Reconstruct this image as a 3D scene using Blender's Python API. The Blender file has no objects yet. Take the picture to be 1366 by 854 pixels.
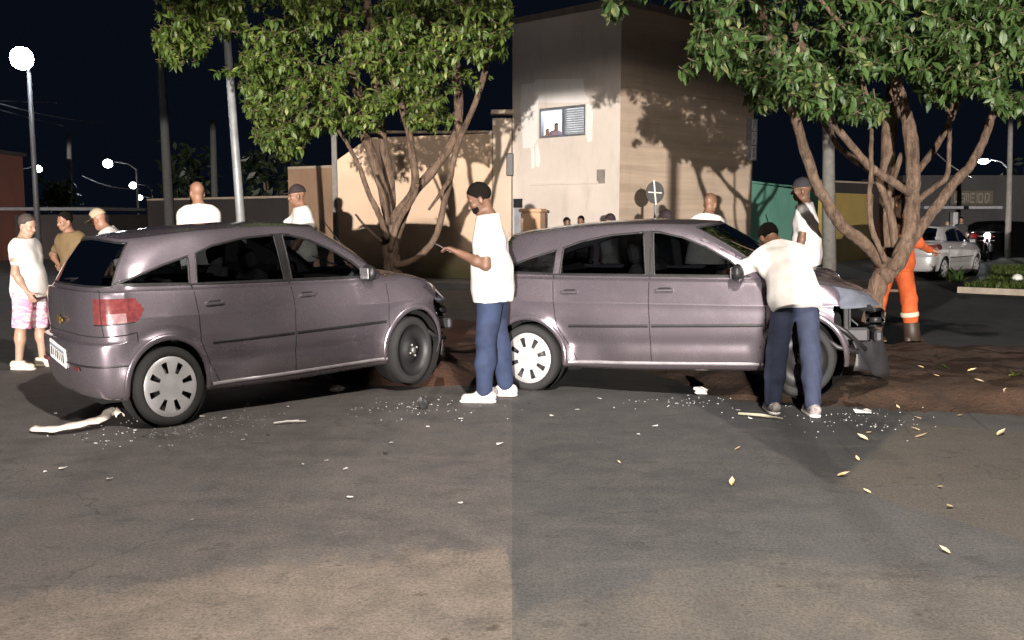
import bpy, math, random
import numpy as np
from mathutils import Vector, Matrix, kdtree
random.seed(7); RNG = np.random.default_rng(7)
SC = bpy.context.scene; COL = SC.collection
R = math.radians

# ---------------------------------------------------------------- camera, world, exposure
F, CX, CY, HZ, CAMH = 1250.0, 683.0, 427.0, 287.0, 1.6
PITCH = math.atan((CY - HZ) / F)
cam_d = bpy.data.cameras.new('camera'); cam = bpy.data.objects.new('camera', cam_d); COL.objects.link(cam)
cam_d.sensor_width = 36; cam_d.lens = F / 1366 * 36; cam_d.clip_end = 2000; cam_d.clip_start = 0.05
cam.location = (0, 0, CAMH); cam.rotation_euler = (math.pi / 2 - PITCH, 0, 0)
SC.camera = cam
SC.view_settings.view_transform = 'Standard'; SC.view_settings.look = 'None'
SC.view_settings.exposure = 0.0; SC.view_settings.gamma = 1.0
W = bpy.data.worlds.new('World'); SC.world = W; W.use_nodes = True
nt = W.node_tree; bg = nt.nodes['Background']
sky = nt.nodes.new('ShaderNodeTexSky'); sky.sky_type = 'NISHITA'; sky.sun_disc = False
sky.sun_elevation = R(-6.5); sky.sun_rotation = R(200)
mixs = nt.nodes.new('ShaderNodeMix'); mixs.data_type = 'RGBA'; mixs.blend_type = 'ADD'; mixs.inputs[0].default_value = 1.0
nt.links.new(sky.outputs[0], mixs.inputs[6]); mixs.inputs[7].default_value = (0.024, 0.036, 0.074, 1)
nt.links.new(mixs.outputs[2], bg.inputs['Color']); bg.inputs['Strength'].default_value = 0.10
SC.cycles.use_denoising = True
SC.cycles.max_bounces = 6; SC.cycles.transparent_max_bounces = 12
LOW_POWER = 270000.0
KEY_POWER, KEY_POS = 4200.0, (1.2, 1.4, 6.9)

def P(px, py, Y):
    """world point at depth Y seen at photo pixel (px, py)"""
    a = (px - CX) / F; b = (CY - py) / F
    d = Vector((a, math.cos(PITCH) + b * math.sin(PITCH), b * math.cos(PITCH) - math.sin(PITCH)))
    return Vector((0, 0, CAMH)) + d * (Y / d.y)
def G(px, py, z=0.0):
    a = (px - CX) / F; b = (CY - py) / F
    d = Vector((a, math.cos(PITCH) + b * math.sin(PITCH), b * math.cos(PITCH) - math.sin(PITCH)))
    return Vector((0, 0, CAMH)) + d * ((z - CAMH) / d.z)

# ---------------------------------------------------------------- object helpers
def tag(o, label=None, cat=None, group=None, kind=None):
    if label: o['label'] = label
    if cat: o['category'] = cat
    if group: o['group'] = group
    if kind: o['kind'] = kind
    return o
def thing(name, label, cat, loc=(0, 0, 0), rz=0.0, group=None):
    o = bpy.data.objects.new(name, None); COL.objects.link(o); o.empty_display_size = 0.2
    o.location = loc; o.rotation_euler = (0, 0, rz)
    return tag(o, label, cat, group)
def mesh_np(name, v, f, mat, parent=None, smooth=True, quads=True):
    v = np.asarray(v, np.float32); f = np.asarray(f, np.int32)
    me = bpy.data.meshes.new(name); n = f.shape[1]
    me.vertices.add(len(v)); me.vertices.foreach_set('co', v.ravel())
    me.loops.add(f.size); me.loops.foreach_set('vertex_index', f.ravel())
    me.polygons.add(len(f)); me.polygons.foreach_set('loop_start', np.arange(0, f.size, n, dtype=np.int32))
    me.polygons.foreach_set('use_smooth', np.full(len(f), smooth, bool))
    me.update(calc_edges=True); me.validate()
    o = bpy.data.objects.new(name, me); COL.objects.link(o)
    if mat: me.materials.append(mat)
    if parent: o.parent = parent
    return o
def copy_tree(o, parent=None):
    c = o.copy(); COL.objects.link(c)
    if parent: c.parent = parent
    for ch in list(o.children): copy_tree(ch, c)
    return c

class MB:
    def __init__(s): s.v = []; s.f = []
    def add(s, v, f):
        b = len(s.v); s.v += [tuple(p) for p in v]; s.f += [tuple(i + b for i in q) for q in f]
    def box(s, c, size, rot=None, bev=0.0):
        hx, hy, hz = [a / 2 for a in size]; M = rot if rot is not None else Matrix.Identity(3)
        if isinstance(M, (int, float)): M = Matrix.Rotation(M, 3, 'Z')
        c = Vector(c)
        if bev <= 0:
            pts = [(x, y, z) for x in (-hx, hx) for y in (-hy, hy) for z in (-hz, hz)]
            fs = [(0, 1, 3, 2), (4, 6, 7, 5), (0, 4, 5, 1), (2, 3, 7, 6), (0, 2, 6, 4), (1, 5, 7, 3)]
            s.add([c + M @ Vector(p) for p in pts], fs); return
        b = min(bev, hx * .9, hy * .9, hz * .9); pts = []; idx = {}
        for x in (-1, 1):
            for y in (-1, 1):
                for z in (-1, 1):
                    for ax in range(3):
                        p = [x * (hx - b), y * (hy - b), z * (hz - b)]
                        p[ax] = (x * hx, y * hy, z * hz)[ax]
                        idx[(x, y, z, ax)] = len(pts); pts.append(c + M @ Vector(p))
        fs = []
        for ax in range(3):
            o1, o2 = [(1, 2), (2, 0), (0, 1)][ax]
            for sg in (-1, 1):
                q = []
                for a, bb in ((-1, -1), (1, -1), (1, 1), (-1, 1)):
                    k = [0, 0, 0]; k[ax] = sg; k[o1] = a; k[o2] = bb; q.append(idx[(*k, ax)])
                fs.append(tuple(q) if sg > 0 else tuple(reversed(q)))
        for ax in range(3):
            o1, o2 = [(1, 2), (2, 0), (0, 1)][ax]
            for a in (-1, 1):
                for bb in (-1, 1):
                    k0 = [0, 0, 0]; k1 = [0, 0, 0]; k0[ax] = -1; k1[ax] = 1
                    for k in (k0, k1): k[o1] = a; k[o2] = bb
                    q = (idx[(*k0, o1)], idx[(*k1, o1)], idx[(*k1, o2)], idx[(*k0, o2)])
                    fs.append(q if a * bb > 0 else tuple(reversed(q)))
        for x in (-1, 1):
            for y in (-1, 1):
                for z in (-1, 1):
                    q = (idx[(x, y, z, 0)], idx[(x, y, z, 1)], idx[(x, y, z, 2)])
                    fs.append(q if x * y * z > 0 else tuple(reversed(q)))
        s.add(pts, fs)
    def tube(s, path, rad, n=8, cap=True):
        path = [Vector(p) for p in path]
        if not hasattr(rad, '__len__'): rad = [rad] * len(path)
        t0 = (path[1] - path[0]).normalized(); up = Vector((0, 0, 1)) if abs(t0.z) < .9 else Vector((1, 0, 0))
        u = t0.cross(up).normalized(); vs = []
        for i, p in enumerate(path):
            t = (path[min(i + 1, len(path) - 1)] - path[max(i - 1, 0)]).normalized()
            u = (u - t * u.dot(t)).normalized(); w = t.cross(u)
            for k in range(n):
                a = 2 * math.pi * k / n; vs.append(p + (u * math.cos(a) + w * math.sin(a)) * rad[i])
        fs = []
        for i in range(len(path) - 1):
            for k in range(n):
                fs.append((i * n + k, i * n + (k + 1) % n, (i + 1) * n + (k + 1) % n, (i + 1) * n + k))
        if cap:
            fs.append(tuple(reversed(range(n)))); fs.append(tuple(range((len(path) - 1) * n, len(path) * n)))
        s.add(vs, fs)
    def lathe(s, prof, n=24, M=None):
        """profile [(r, z)] round z"""
        M = M or Matrix.Identity(4); vs = []; fs = []
        for r, z in prof:
            for k in range(n):
                a = 2 * math.pi * k / n; vs.append(M @ Vector((r * math.cos(a), r * math.sin(a), z)))
        for i in range(len(prof) - 1):
            for k in range(n):
                fs.append((i * n + k, i * n + (k + 1) % n, (i + 1) * n + (k + 1) % n, (i + 1) * n + k))
        s.add(vs, fs)
    def prism(s, pts, d, off=(0, 0, 0)):
        """polygon of 3-D points extruded by vector d"""
        d = Vector(d); a = [Vector(p) for p in pts]; n = len(a)
        s.add(a + [p + d for p in a], [tuple(reversed(range(n))), tuple(range(n, 2 * n))] +
              [(i, (i + 1) % n, n + (i + 1) % n, n + i) for i in range(n)])
    def build(s, name, mat, parent=None, smooth=False):
        me = bpy.data.meshes.new(name); me.from_pydata(s.v, [], s.f)
        if smooth: me.polygons.foreach_set('use_smooth', [True] * len(me.polygons))
        me.update(); o = bpy.data.objects.new(name, me); COL.objects.link(o)
        if mat: me.materials.append(mat)
        if parent: o.parent = parent
        return o

# ---------------------------------------------------------------- materials
class N:
    def __init__(s, m): s.t = m.node_tree
    def new(s, k, **kw):
        n = s.t.nodes.new(k)
        for a, b in kw.items(): setattr(n, a, b)
        return n
    def L(s, a, b): s.t.links.new(a, b)
    def _in(s, sock, v):
        if hasattr(v, 'is_output') or hasattr(v, 'links'): s.L(v, sock)
        else: sock.default_value = v
    def math(s, op, a, b=0.0, c=None, clamp=False):
        n = s.new('ShaderNodeMath', operation=op, use_clamp=clamp); s._in(n.inputs[0], a); s._in(n.inputs[1], b)
        if c is not None: s._in(n.inputs[2], c)
        return n.outputs[0]
    def pos(s):
        return s.new('ShaderNodeNewGeometry').outputs['Position']
    def obj(s): return s.new('ShaderNodeTexCoord').outputs['Object']
    def noise(s, vec, scale, detail=4, rough=.55, dist=0.0):
        n = s.new('ShaderNodeTexNoise'); s.L(vec, n.inputs['Vector']); n.inputs['Scale'].default_value = scale
        n.inputs['Detail'].default_value = detail; n.inputs['Roughness'].default_value = rough; n.inputs['Distortion'].default_value = dist
        return n.outputs[0]
    def scale(s, vec, sc):
        n = s.new('ShaderNodeMapping'); s.L(vec, n.inputs[0]); n.inputs['Scale'].default_value = sc; return n.outputs[0]
    def mapr(s, v, a, b, c=0.0, d=1.0):
        n = s.new('ShaderNodeMapRange'); s.L(v, n.inputs[0])
        for i, x in enumerate((a, b, c, d)): n.inputs[i + 1].default_value = x
        return n.outputs[0]
    def mix(s, f, a, b, mode='MIX'):
        n = s.new('ShaderNodeMix', data_type='RGBA', blend_type=mode); s._in(n.inputs[0], f)
        for k, x in ((6, a), (7, b)):
            if isinstance(x, tuple): n.inputs[k].default_value = (*x[:3], 1)
            else: s.L(x, n.inputs[k])
        return n.outputs[2]
    def bump(s, h, strength=.3, dist=.02):
        n = s.new('ShaderNodeBump'); s.L(h, n.inputs['Height']); n.inputs['Strength'].default_value = strength
        n.inputs['Distance'].default_value = dist; return n.outputs[0]
MATS = {}
def mat(name, col, rough=.6, metal=0.0, col2=None, nscale=6.0, bump=0.0, bscale=40.0, bdist=.01, coords='obj', **kw):
    if name in MATS: return MATS[name]
    m = bpy.data.materials.new(name); m.use_nodes = True; b = m.node_tree.nodes['Principled BSDF']; n = N(m)
    b.inputs['Roughness'].default_value = rough; b.inputs['Metallic'].default_value = metal
    co = n.obj() if coords == 'obj' else n.pos()
    col2 = col2 or tuple(c * .75 for c in col)
    nz = n.mapr(n.noise(co, nscale, 5), .35, .65)
    n.L(n.mix(nz, col, col2), b.inputs['Base Color'])
    if bump: n.L(n.bump(n.noise(co, bscale, 4), bump, bdist), b.inputs['Normal'])
    for k, v in kw.items():
        k = k.replace('_', ' ')
        b.inputs[k].default_value = (*v, 1) if isinstance(v, tuple) else v
    MATS[name] = m; return m
def emit(name, col, strength):
    if name in MATS: return MATS[name]
    return mat(name, (.8, .8, .8), .5, Emission_Color=col, Emission_Strength=strength)

# ---------------------------------------------------------------- ground and road
def poly_sdf(X, Y, poly, closed=True):
    """signed distance to polygon (negative inside), numpy"""
    d = np.full(X.shape, 1e9); ins = np.zeros(X.shape, bool); n = len(poly)
    for i in range(n if closed else n - 1):
        ax, ay = poly[i]; bx, by = poly[(i + 1) % n]
        ex, ey = bx - ax, by - ay; wx, wy = X - ax, Y - ay
        t = np.clip((wx * ex + wy * ey) / (ex * ex + ey * ey), 0, 1)
        d = np.minimum(d, (wx - ex * t) ** 2 + (wy - ey * t) ** 2)
        c = ((ay > Y) != (by > Y)) & (X < (bx - ax) * (Y - ay) / ((by - ay) if by != ay else 1e-9) + ax)
        ins ^= c
    return np.sqrt(d) * np.where(ins, -1, 1)
def vnoise(X, Y, s, seed):
    r = np.random.default_rng(seed); g = r.random((64, 64)); x = X / s; y = Y / s
    xi = np.floor(x).astype(int); yi = np.floor(y).astype(int); fx = x - xi; fy = y - yi
    fx = fx * fx * (3 - 2 * fx); fy = fy * fy * (3 - 2 * fy); a = lambda i, j: g[(xi + i) % 64, (yi + j) % 64]
    return (a(0, 0) * (1 - fx) + a(1, 0) * fx) * (1 - fy) + (a(0, 1) * (1 - fx) + a(1, 1) * fx) * fy
def grid_sheet(name, x0, x1, nx, y0, y1, ny, zf, m, keep=None, **tg):
    xs = np.linspace(x0, x1, nx + 1); ys = np.linspace(y0, y1, ny + 1); X, Y = np.meshgrid(xs, ys, indexing='ij'); Z = zf(X, Y)
    v = np.stack([X, Y, Z], -1).reshape(-1, 3); I = np.arange((nx + 1) * (ny + 1)).reshape(nx + 1, ny + 1)
    f = np.stack([I[:-1, :-1], I[1:, :-1], I[1:, 1:], I[:-1, 1:]], -1).reshape(-1, 4)
    if keep is not None:
        k = keep(X, Y, Z); k = (k[:-1, :-1] | k[1:, :-1] | k[1:, 1:] | k[:-1, 1:]).ravel(); f = f[k]
    return mesh_np(name, v, f, m)

def road_material():
    m = bpy.data.materials.new('asphalt'); m.use_nodes = True; b = m.node_tree.nodes['Principled BSDF']; n = N(m)
    co = n.pos(); sep = n.new('ShaderNodeSeparateXYZ'); n.L(co, sep.inputs[0]); x, y = sep.outputs[0], sep.outputs[1]
    big = n.noise(co, .7, 5, .6); mid = n.noise(co, 3.5, 6, .65); fine = n.noise(co, 60, 4, .7); grit = n.noise(co, 210, 3, .7)
    wob = n.math('MULTIPLY', n.math('SUBTRACT', n.noise(co, 2.2, 5, .6), .5), .9)
    right = n.math('GREATER_THAN', x, 0.0)
    # asphalt tone of the two surfacings
    tone = n.mix(n.mapr(big, .32, .68), (0.080, 0.075, 0.074), (0.150, 0.139, 0.133))
    tone = n.mix(n.mapr(mid, .38, .66), tone, (0.168, 0.150, 0.138))
    toneR = n.mix(n.mapr(big, .3, .7), (0.069, 0.069, 0.067), (0.125, 0.122, 0.115))
    toneR = n.mix(n.mapr(mid, .4, .7), toneR, (0.141, 0.131, 0.120))
    base = n.mix(right, tone, toneR)
    # worn dusty edge nearest the camera; boundary curve in world x -> y
    fc = n.new('ShaderNodeFloatCurve'); c = fc.mapping.curves[0]
    bl = [(0, 800), (120, 790), (230, 772), (285, 757), (350, 752), (430, 742), (560, 735), (682, 730)]
    br = [(684, 815), (770, 805), (830, 795), (880, 765), (930, 748), (1050, 744), (1130, 752), (1220, 765), (1366, 775)]
    pts = [G(*p) for p in bl + br]
    for i, p in enumerate(pts):
        q = (max(0, min(1, (p.x + 4) / 8)), max(0, min(1, (p.y - 2) / 4)))
        if i < 2: c.points[i].location = q
        else: c.points.new(*q)
    for pt in c.points: pt.handle_type = 'VECTOR'
    fc.mapping.update()
    n.L(n.mapr(x, -4, 4), fc.inputs['Value'])
    bound = n.math('ADD', n.math('MULTIPLY', fc.outputs[0], 4.0), 2.0)
    d1 = n.math('SUBTRACT', n.math('ADD', bound, n.math('MULTIPLY', wob, .55)), y)
    m1 = n.mapr(n.math('ADD', d1, n.math('MULTIPLY', n.math('SUBTRACT', n.noise(co, 9, 6, .75), .5), .5)), -.05, .10)
    dust = n.mix(n.mapr(n.noise(co, 5, 6, .7), .35, .65), (0.185, 0.156, 0.126), (0.295, 0.240, 0.195))
    dustR = n.mix(n.mapr(n.noise(co, 4, 6, .7), .35, .65), (0.136, 0.123, 0.106), (0.216, 0.184, 0.147))
    base = n.mix(n.math('MULTIPLY', m1, .85), base, n.mix(right, dust, dustR))
    spots = n.mapr(n.noise(co, 9, 3, .5), .66, .72); base = n.mix(n.math('MULTIPLY', n.math('MULTIPLY', spots, m1), .75), base, (0.080, 0.056, 0.040))
    # patches of newer seal on the right-hand surfacing
    def patch(pix):
        w = [G(*p) for p in pix]; cx = sum(p.x for p in w) / len(w); cy = sum(p.y for p in w) / len(w); acc = None
        for i in range(len(w)):
            a, q = w[i], w[(i + 1) % len(w)]; nx, ny = q.y - a.y, -(q.x - a.x); l = math.hypot(nx, ny); nx /= l; ny /= l
            if nx * (cx - a.x) + ny * (cy - a.y) < 0: nx, ny = -nx, -ny
            d = n.math('ADD', n.math('MULTIPLY', x, nx), n.math('ADD', n.math('MULTIPLY', y, ny), -(nx * a.x + ny * a.y)))
            acc = d if acc is None else n.math('MINIMUM', acc, d)
        return n.mapr(n.math('ADD', acc, n.math('MULTIPLY', wob, .10)), -.02, .03)
    base = n.mix(n.math('MULTIPLY', patch([(1112, 648), (1178, 590), (1215, 563), (1500, 590), (1500, 760)]), .6), base, (0.157, 0.128, 0.096))
    base = n.mix(n.math('MULTIPLY', patch([(885, 515), (1112, 648), (1178, 590), (1215, 545), (1100, 500)]), .8), base, (0.048, 0.050, 0.050))
    base = n.mix(n.math('MULTIPLY', patch([(880, 720), (1112, 648), (1240, 690), (1180, 760), (930, 790)]), .35), base, (0.136, 0.136, 0.125))
    # tyre-darkened lane and long scuffs
    sc = n.noise(n.scale(co, (.35, 2.6, 1)), 2.0, 5, .6); base = n.mix(n.math('MULTIPLY', n.mapr(sc, .55, .75), .45), base, (0.192, 0.173, 0.157))
    oil = n.mapr(n.noise(co, 1.3, 3, .5, .6), .63, .72); base = n.mix(n.math('MULTIPLY', oil, .5), base, (0.045, 0.043, 0.042))
    vo = n.new('ShaderNodeTexVoronoi', feature='DISTANCE_TO_EDGE'); vo.inputs['Scale'].default_value = .9; wv = n.new('ShaderNodeVectorMath', operation='ADD'); nzv = n.new('ShaderNodeTexNoise'); nzv.inputs['Scale'].default_value = 2.3; nzv.inputs['Detail'].default_value = 6; n.L(co, nzv.inputs['Vector'])
    sv = n.new('ShaderNodeVectorMath', operation='SCALE'); n.L(nzv.outputs['Color'], sv.inputs[0]); sv.inputs['Scale'].default_value = .8; n.L(co, wv.inputs[0]); n.L(sv.outputs[0], wv.inputs[1]); n.L(wv.outputs[0], vo.inputs['Vector'])
    crack = n.math('MULTIPLY', n.mapr(vo.outputs['Distance'], .010, .003), n.mapr(n.noise(co, .55, 2), .50, .60)); base = n.mix(n.math('MULTIPLY', crack, .4), base, (.018, .017, .016))
    blot = n.mapr(n.noise(co, 1.9, 7, .72), .54, .66); base = n.mix(n.math('MULTIPLY', blot, .42), base, (.165, .15, .135)); bl2 = n.mapr(n.noise(n.scale(co, (1, 1.7, 1)), 2.6, 7, .75), .56, .64); base = n.mix(n.math('MULTIPLY', bl2, .45), base, (.055, .052, .05))
    chips = n.mapr(grit, .60, .70); base = n.mix(n.math('MULTIPLY', chips, .55), base, (0.384, 0.360, 0.336))
    vg_ = n.new('ShaderNodeTexVoronoi'); vg_.inputs['Scale'].default_value = 150; n.L(co, vg_.inputs['Vector']); sg_ = n.new('ShaderNodeSeparateXYZ'); n.L(vg_.outputs['Color'], sg_.inputs[0])
    gv = n.mapr(sg_.outputs[0], 0, 1, .58, 1.42); cg_ = n.new('ShaderNodeCombineXYZ'); [n.L(gv, cg_.inputs[k]) for k in range(3)]; base = n.mix(.45, base, cg_.outputs[0], 'MULTIPLY')
    base = n.mix(n.mapr(fine, .36, .54), n.mix(.50, base, (.035, .033, .032)), base)
    base = n.mix(1.0, base, n.mix(right, (.86, .87, .90), (.76, .79, .84)), 'MULTIPLY')
    n.L(base, b.inputs['Base Color'])
    n.L(n.mapr(big, .3, .7, .72, .92), b.inputs['Roughness'])
    h = n.math('ADD', n.math('MULTIPLY', fine, .6), n.math('MULTIPLY', grit, .5))
    n.L(n.bump(h, .55, .008), b.inputs['Normal'])
    return m
M_ROAD = road_material()
M_SOIL = mat('bare_ground', (.11, .085, .06), .95, col2=(.06, .048, .038), nscale=.8, bump=.5, bscale=12, coords='pos')
g = grid_sheet('ground', -600, 600, 8, -400, 900, 8, lambda X, Y: X * 0 - .008, M_SOIL); tag(g, kind='structure')
r_ = grid_sheet('road', -40, 40, 40, -14, 60, 40, lambda X, Y: X * 0, M_ROAD); tag(r_, kind='structure')

# raised dirt verge the cars have run onto
VERGE = [(-4.5, 13.4), (-4.35, 11.0), (-3.0, 9.75), (-2.3, 8.95), (-1.2, 8.62), (-.35, 8.72), (.05, 9.5), (.35, 10.6), (1.0, 10.4),
         (1.55, 8.9), (1.95, 8.12), (2.6, 7.78), (3.3, 7.5), (5, 7.2), (9, 6.9), (20, 6.4), (20, 10.6), (6, 10.75), (3, 11.2), (1.2, 12.2), (-1.5, 14.2), (-3, 14.6)]
def verge_h(X, Y):
    s = poly_sdf(X, Y, VERGE) + (vnoise(X, Y, .22, 3) - .5) * .16 + (vnoise(X, Y, .7, 5) - .5) * .2
    t = np.clip((-s + .02) / .60, 0, 1); t = t * t * (3 - 2 * t)
    bumps = (vnoise(X, Y, .35, 9) - .5) * .05 + (vnoise(X, Y, .12, 11) - .5) * .028 + (vnoise(X, Y, 1.6, 13) - .5) * .06
    return np.where(t > 0, t * (.135 + bumps), -.02)
def verge_mat():
    m = bpy.data.materials.new('verge_dirt'); m.use_nodes = True; b = m.node_tree.nodes['Principled BSDF']; n = N(m); co = n.pos()
    a = n.noise(co, 1.6, 6, .65); c = n.noise(co, 11, 6, .7); d = n.noise(co, 48, 3, .6)
    col = n.mix(n.mapr(a, .35, .62), (.058, .028, .016), (.155, .078, .042)); col = n.mix(n.math('MULTIPLY', n.mapr(c, .5, .68), .7), col, (.035, .022, .014))
    col = n.mix(n.math('MULTIPLY', n.mapr(d, .62, .72), .6), col, (.22, .15, .09))
    sp_ = n.new('ShaderNodeSeparateXYZ'); n.L(co, sp_.inputs[0]); col = n.mix(1.0, col, n.mix(n.mapr(sp_.outputs[0], -.3, 1.2), (.62, .50, .47), (.36, .37, .36)), 'MULTIPLY')  # red light under the left car tinted into the dirt; right side darker
    n.L(col, b.inputs['Base Color']); b.inputs['Roughness'].default_value = .95
    n.L(n.bump(n.math('ADD', n.math('MULTIPLY', c, 1.0), n.math('MULTIPLY', d, .5)), .9, .03), b.inputs['Normal']); return m
vg = grid_sheet('dirt_verge', -12, 13, 420, 6.2, 16.5, 175, verge_h, verge_mat(), keep=lambda X, Y, Z: Z > -.01); tag(vg, kind='structure')
def ground_z(x, y):
    return max(0.0, float(verge_h(np.array([[float(x)]]), np.array([[float(y)]]))[0, 0]))

# ---------------------------------------------------------------- people: one smooth implicit surface per body / garment
class SDF:
    def __init__(s, lo, hi, h):
        s.h = h; s.lo = np.array(lo, float); n = np.ceil((np.array(hi) - s.lo) / h).astype(int) + 1
        s.ax = [s.lo[i] + h * np.arange(n[i]) for i in range(3)]; s.F = np.full(n, .3, np.float32)
    def _sub(s, lo, hi, pad=.09):
        sl = []; 
        for i in range(3):
            a = int(np.clip(np.floor((lo[i] - pad - s.lo[i]) / s.h), 0, s.F.shape[i])); b = int(np.clip(np.ceil((hi[i] + pad - s.lo[i]) / s.h) + 1, 0, s.F.shape[i])); sl.append(slice(a, b))
        g = [s.ax[i][sl[i]].astype(np.float32) for i in range(3)]
        return tuple(sl), g[0][:, None, None], g[1][None, :, None], g[2][None, None, :]
    def _put(s, sl, d, k):
        f = s.F[sl]
        if k > 0:
            hh = np.clip(.5 + .5 * (f - d) / k, 0, 1); s.F[sl] = f * (1 - hh) + d * hh - k * hh * (1 - hh)
        else: s.F[sl] = np.minimum(f, d)
    def cap(s, a, b, ra, rb, k=.03):
        a = np.array(a, float); b = np.array(b, float); r = max(ra, rb)
        sl, x, y, z = s._sub(np.minimum(a, b) - r, np.maximum(a, b) + r)
        e = b - a; L = max(e @ e, 1e-9)
        t = np.clip(((x - a[0]) * e[0] + (y - a[1]) * e[1] + (z - a[2]) * e[2]) / L, 0, 1)
        d = np.sqrt((x - a[0] - t * e[0]) ** 2 + (y - a[1] - t * e[1]) ** 2 + (z - a[2] - t * e[2]) ** 2) - (ra + (rb - ra) * t)
        s._put(sl, d, k)
    def ell(s, c, r, Rm=None, k=.02):
        c = np.array(c, float); r = np.array(r, float); q = max(r)
        sl, x, y, z = s._sub(c - q, c + q); Rm = np.eye(3) if Rm is None else Rm
        dx, dy, dz = x - c[0], y - c[1], z - c[2]
        u = [(Rm[0, i] * dx + Rm[1, i] * dy + Rm[2, i] * dz) / r[i] for i in range(3)]
        k0 = np.sqrt(u[0] ** 2 + u[1] ** 2 + u[2] ** 2) + 1e-6
        k1 = np.sqrt((u[0] / r[0]) ** 2 + (u[1] / r[1]) ** 2 + (u[2] / r[2]) ** 2) + 1e-6
        s._put(sl, k0 * (k0 - 1) / k1, k)
    def cut(s, p, n):
        """remove what lies on the +n side of the plane through p"""
        p = np.array(p, float); n = np.array(n, float) / np.linalg.norm(n)
        d = (s.ax[0][:, None, None] - p[0]) * n[0] + (s.ax[1][None, :, None] - p[1]) * n[1] + (s.ax[2][None, None, :] - p[2]) * n[2]
        s.F = np.maximum(s.F, d.astype(np.float32))
    def ripple(s, amp, seed, freq=26):
        r = np.random.default_rng(seed); x, y, z = s.ax[0][:, None, None], s.ax[1][None, :, None], s.ax[2][None, None, :]; w = 0
        for i in range(5):
            kx, ky, kz = r.normal(size=3) * np.array([1, 1, .75]) * freq * (.5 + .25 * i); w = w + np.sin(kx * x + ky * y + kz * z + r.random() * 6.3) / (1 + .4 * i)
        s.F = (s.F + amp * w).astype(np.float32)
    def mesh(s):
        Fd = s.F; ins = Fd < 0; nx, ny, nz = Fd.shape
        c = [ins[i:nx - 1 + i, j:ny - 1 + j, k:nz - 1 + k] for i in (0, 1) for j in (0, 1) for k in (0, 1)]
        anyi = c[0].copy(); alli = c[0].copy()
        for q in c[1:]: anyi |= q; alli &= q
        cells = np.argwhere(anyi & ~alli)
        if len(cells) == 0: return np.zeros((0, 3)), np.zeros((0, 4), int)
        idx = np.full((nx - 1, ny - 1, nz - 1), -1, np.int32); idx[tuple(cells.T)] = np.arange(len(cells))
        acc = np.zeros((len(cells), 3)); cnt = np.zeros(len(cells))
        off = np.array([(i, j, k) for i in (0, 1) for j in (0, 1) for k in (0, 1)])
        val = np.stack([Fd[tuple((cells + o).T)] for o in off], 1)
        for a in range(8):
            for b in range(a + 1, 8):
                dlt = off[b] - off[a]
                if np.abs(dlt).sum() != 1: continue
                va, vb = val[:, a], val[:, b]; m = (va < 0) != (vb < 0)
                t = np.where(m, va / np.where(m, va - vb, 1), 0)
                acc[m] += (off[a] + t[:, None] * dlt)[m]; cnt[m] += 1
        v = s.lo + s.h * (cells + acc / cnt[:, None]); fs = []
        for ax in range(3):
            o1, o2 = [(1, 2), (2, 0), (0, 1)][ax]
            A = np.take(ins, range(0, Fd.shape[ax] - 1), ax); B = np.take(ins, range(1, Fd.shape[ax]), ax)
            e = np.argwhere(A != B); e = e[(e[:, o1] > 0) & (e[:, o2] > 0) & (e[:, o1] < Fd.shape[o1] - 1) & (e[:, o2] < Fd.shape[o2] - 1)]
            q = []
            for d1, d2 in ((1, 1), (0, 1), (0, 0), (1, 0)):
                p = e.copy(); p[:, o1] -= d1; p[:, o2] -= d2; q.append(idx[tuple(p.T)])
            q = np.stack(q, 1); fl = A[tuple(e.T)]; q[~fl] = q[~fl][:, ::-1]; fs.append(q)
        f = np.concatenate(fs); f = f[(f >= 0).all(1)]
        return v, f

def nrm(v): v = np.array(v, float); return v / np.linalg.norm(v)
M_SKIN = lambda tone: mat('skin_%d' % int(tone[0] * 1000), tone, .5, col2=tuple(c * .8 for c in tone), nscale=9, Subsurface_Weight=.08)
def cloth(name, col, **kw): return mat(name, col, .85, col2=kw.pop('col2', tuple(c * .86 for c in col)), nscale=kw.pop('nscale', 12), bump=.35, bscale=55, bdist=.006, **kw)

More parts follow.
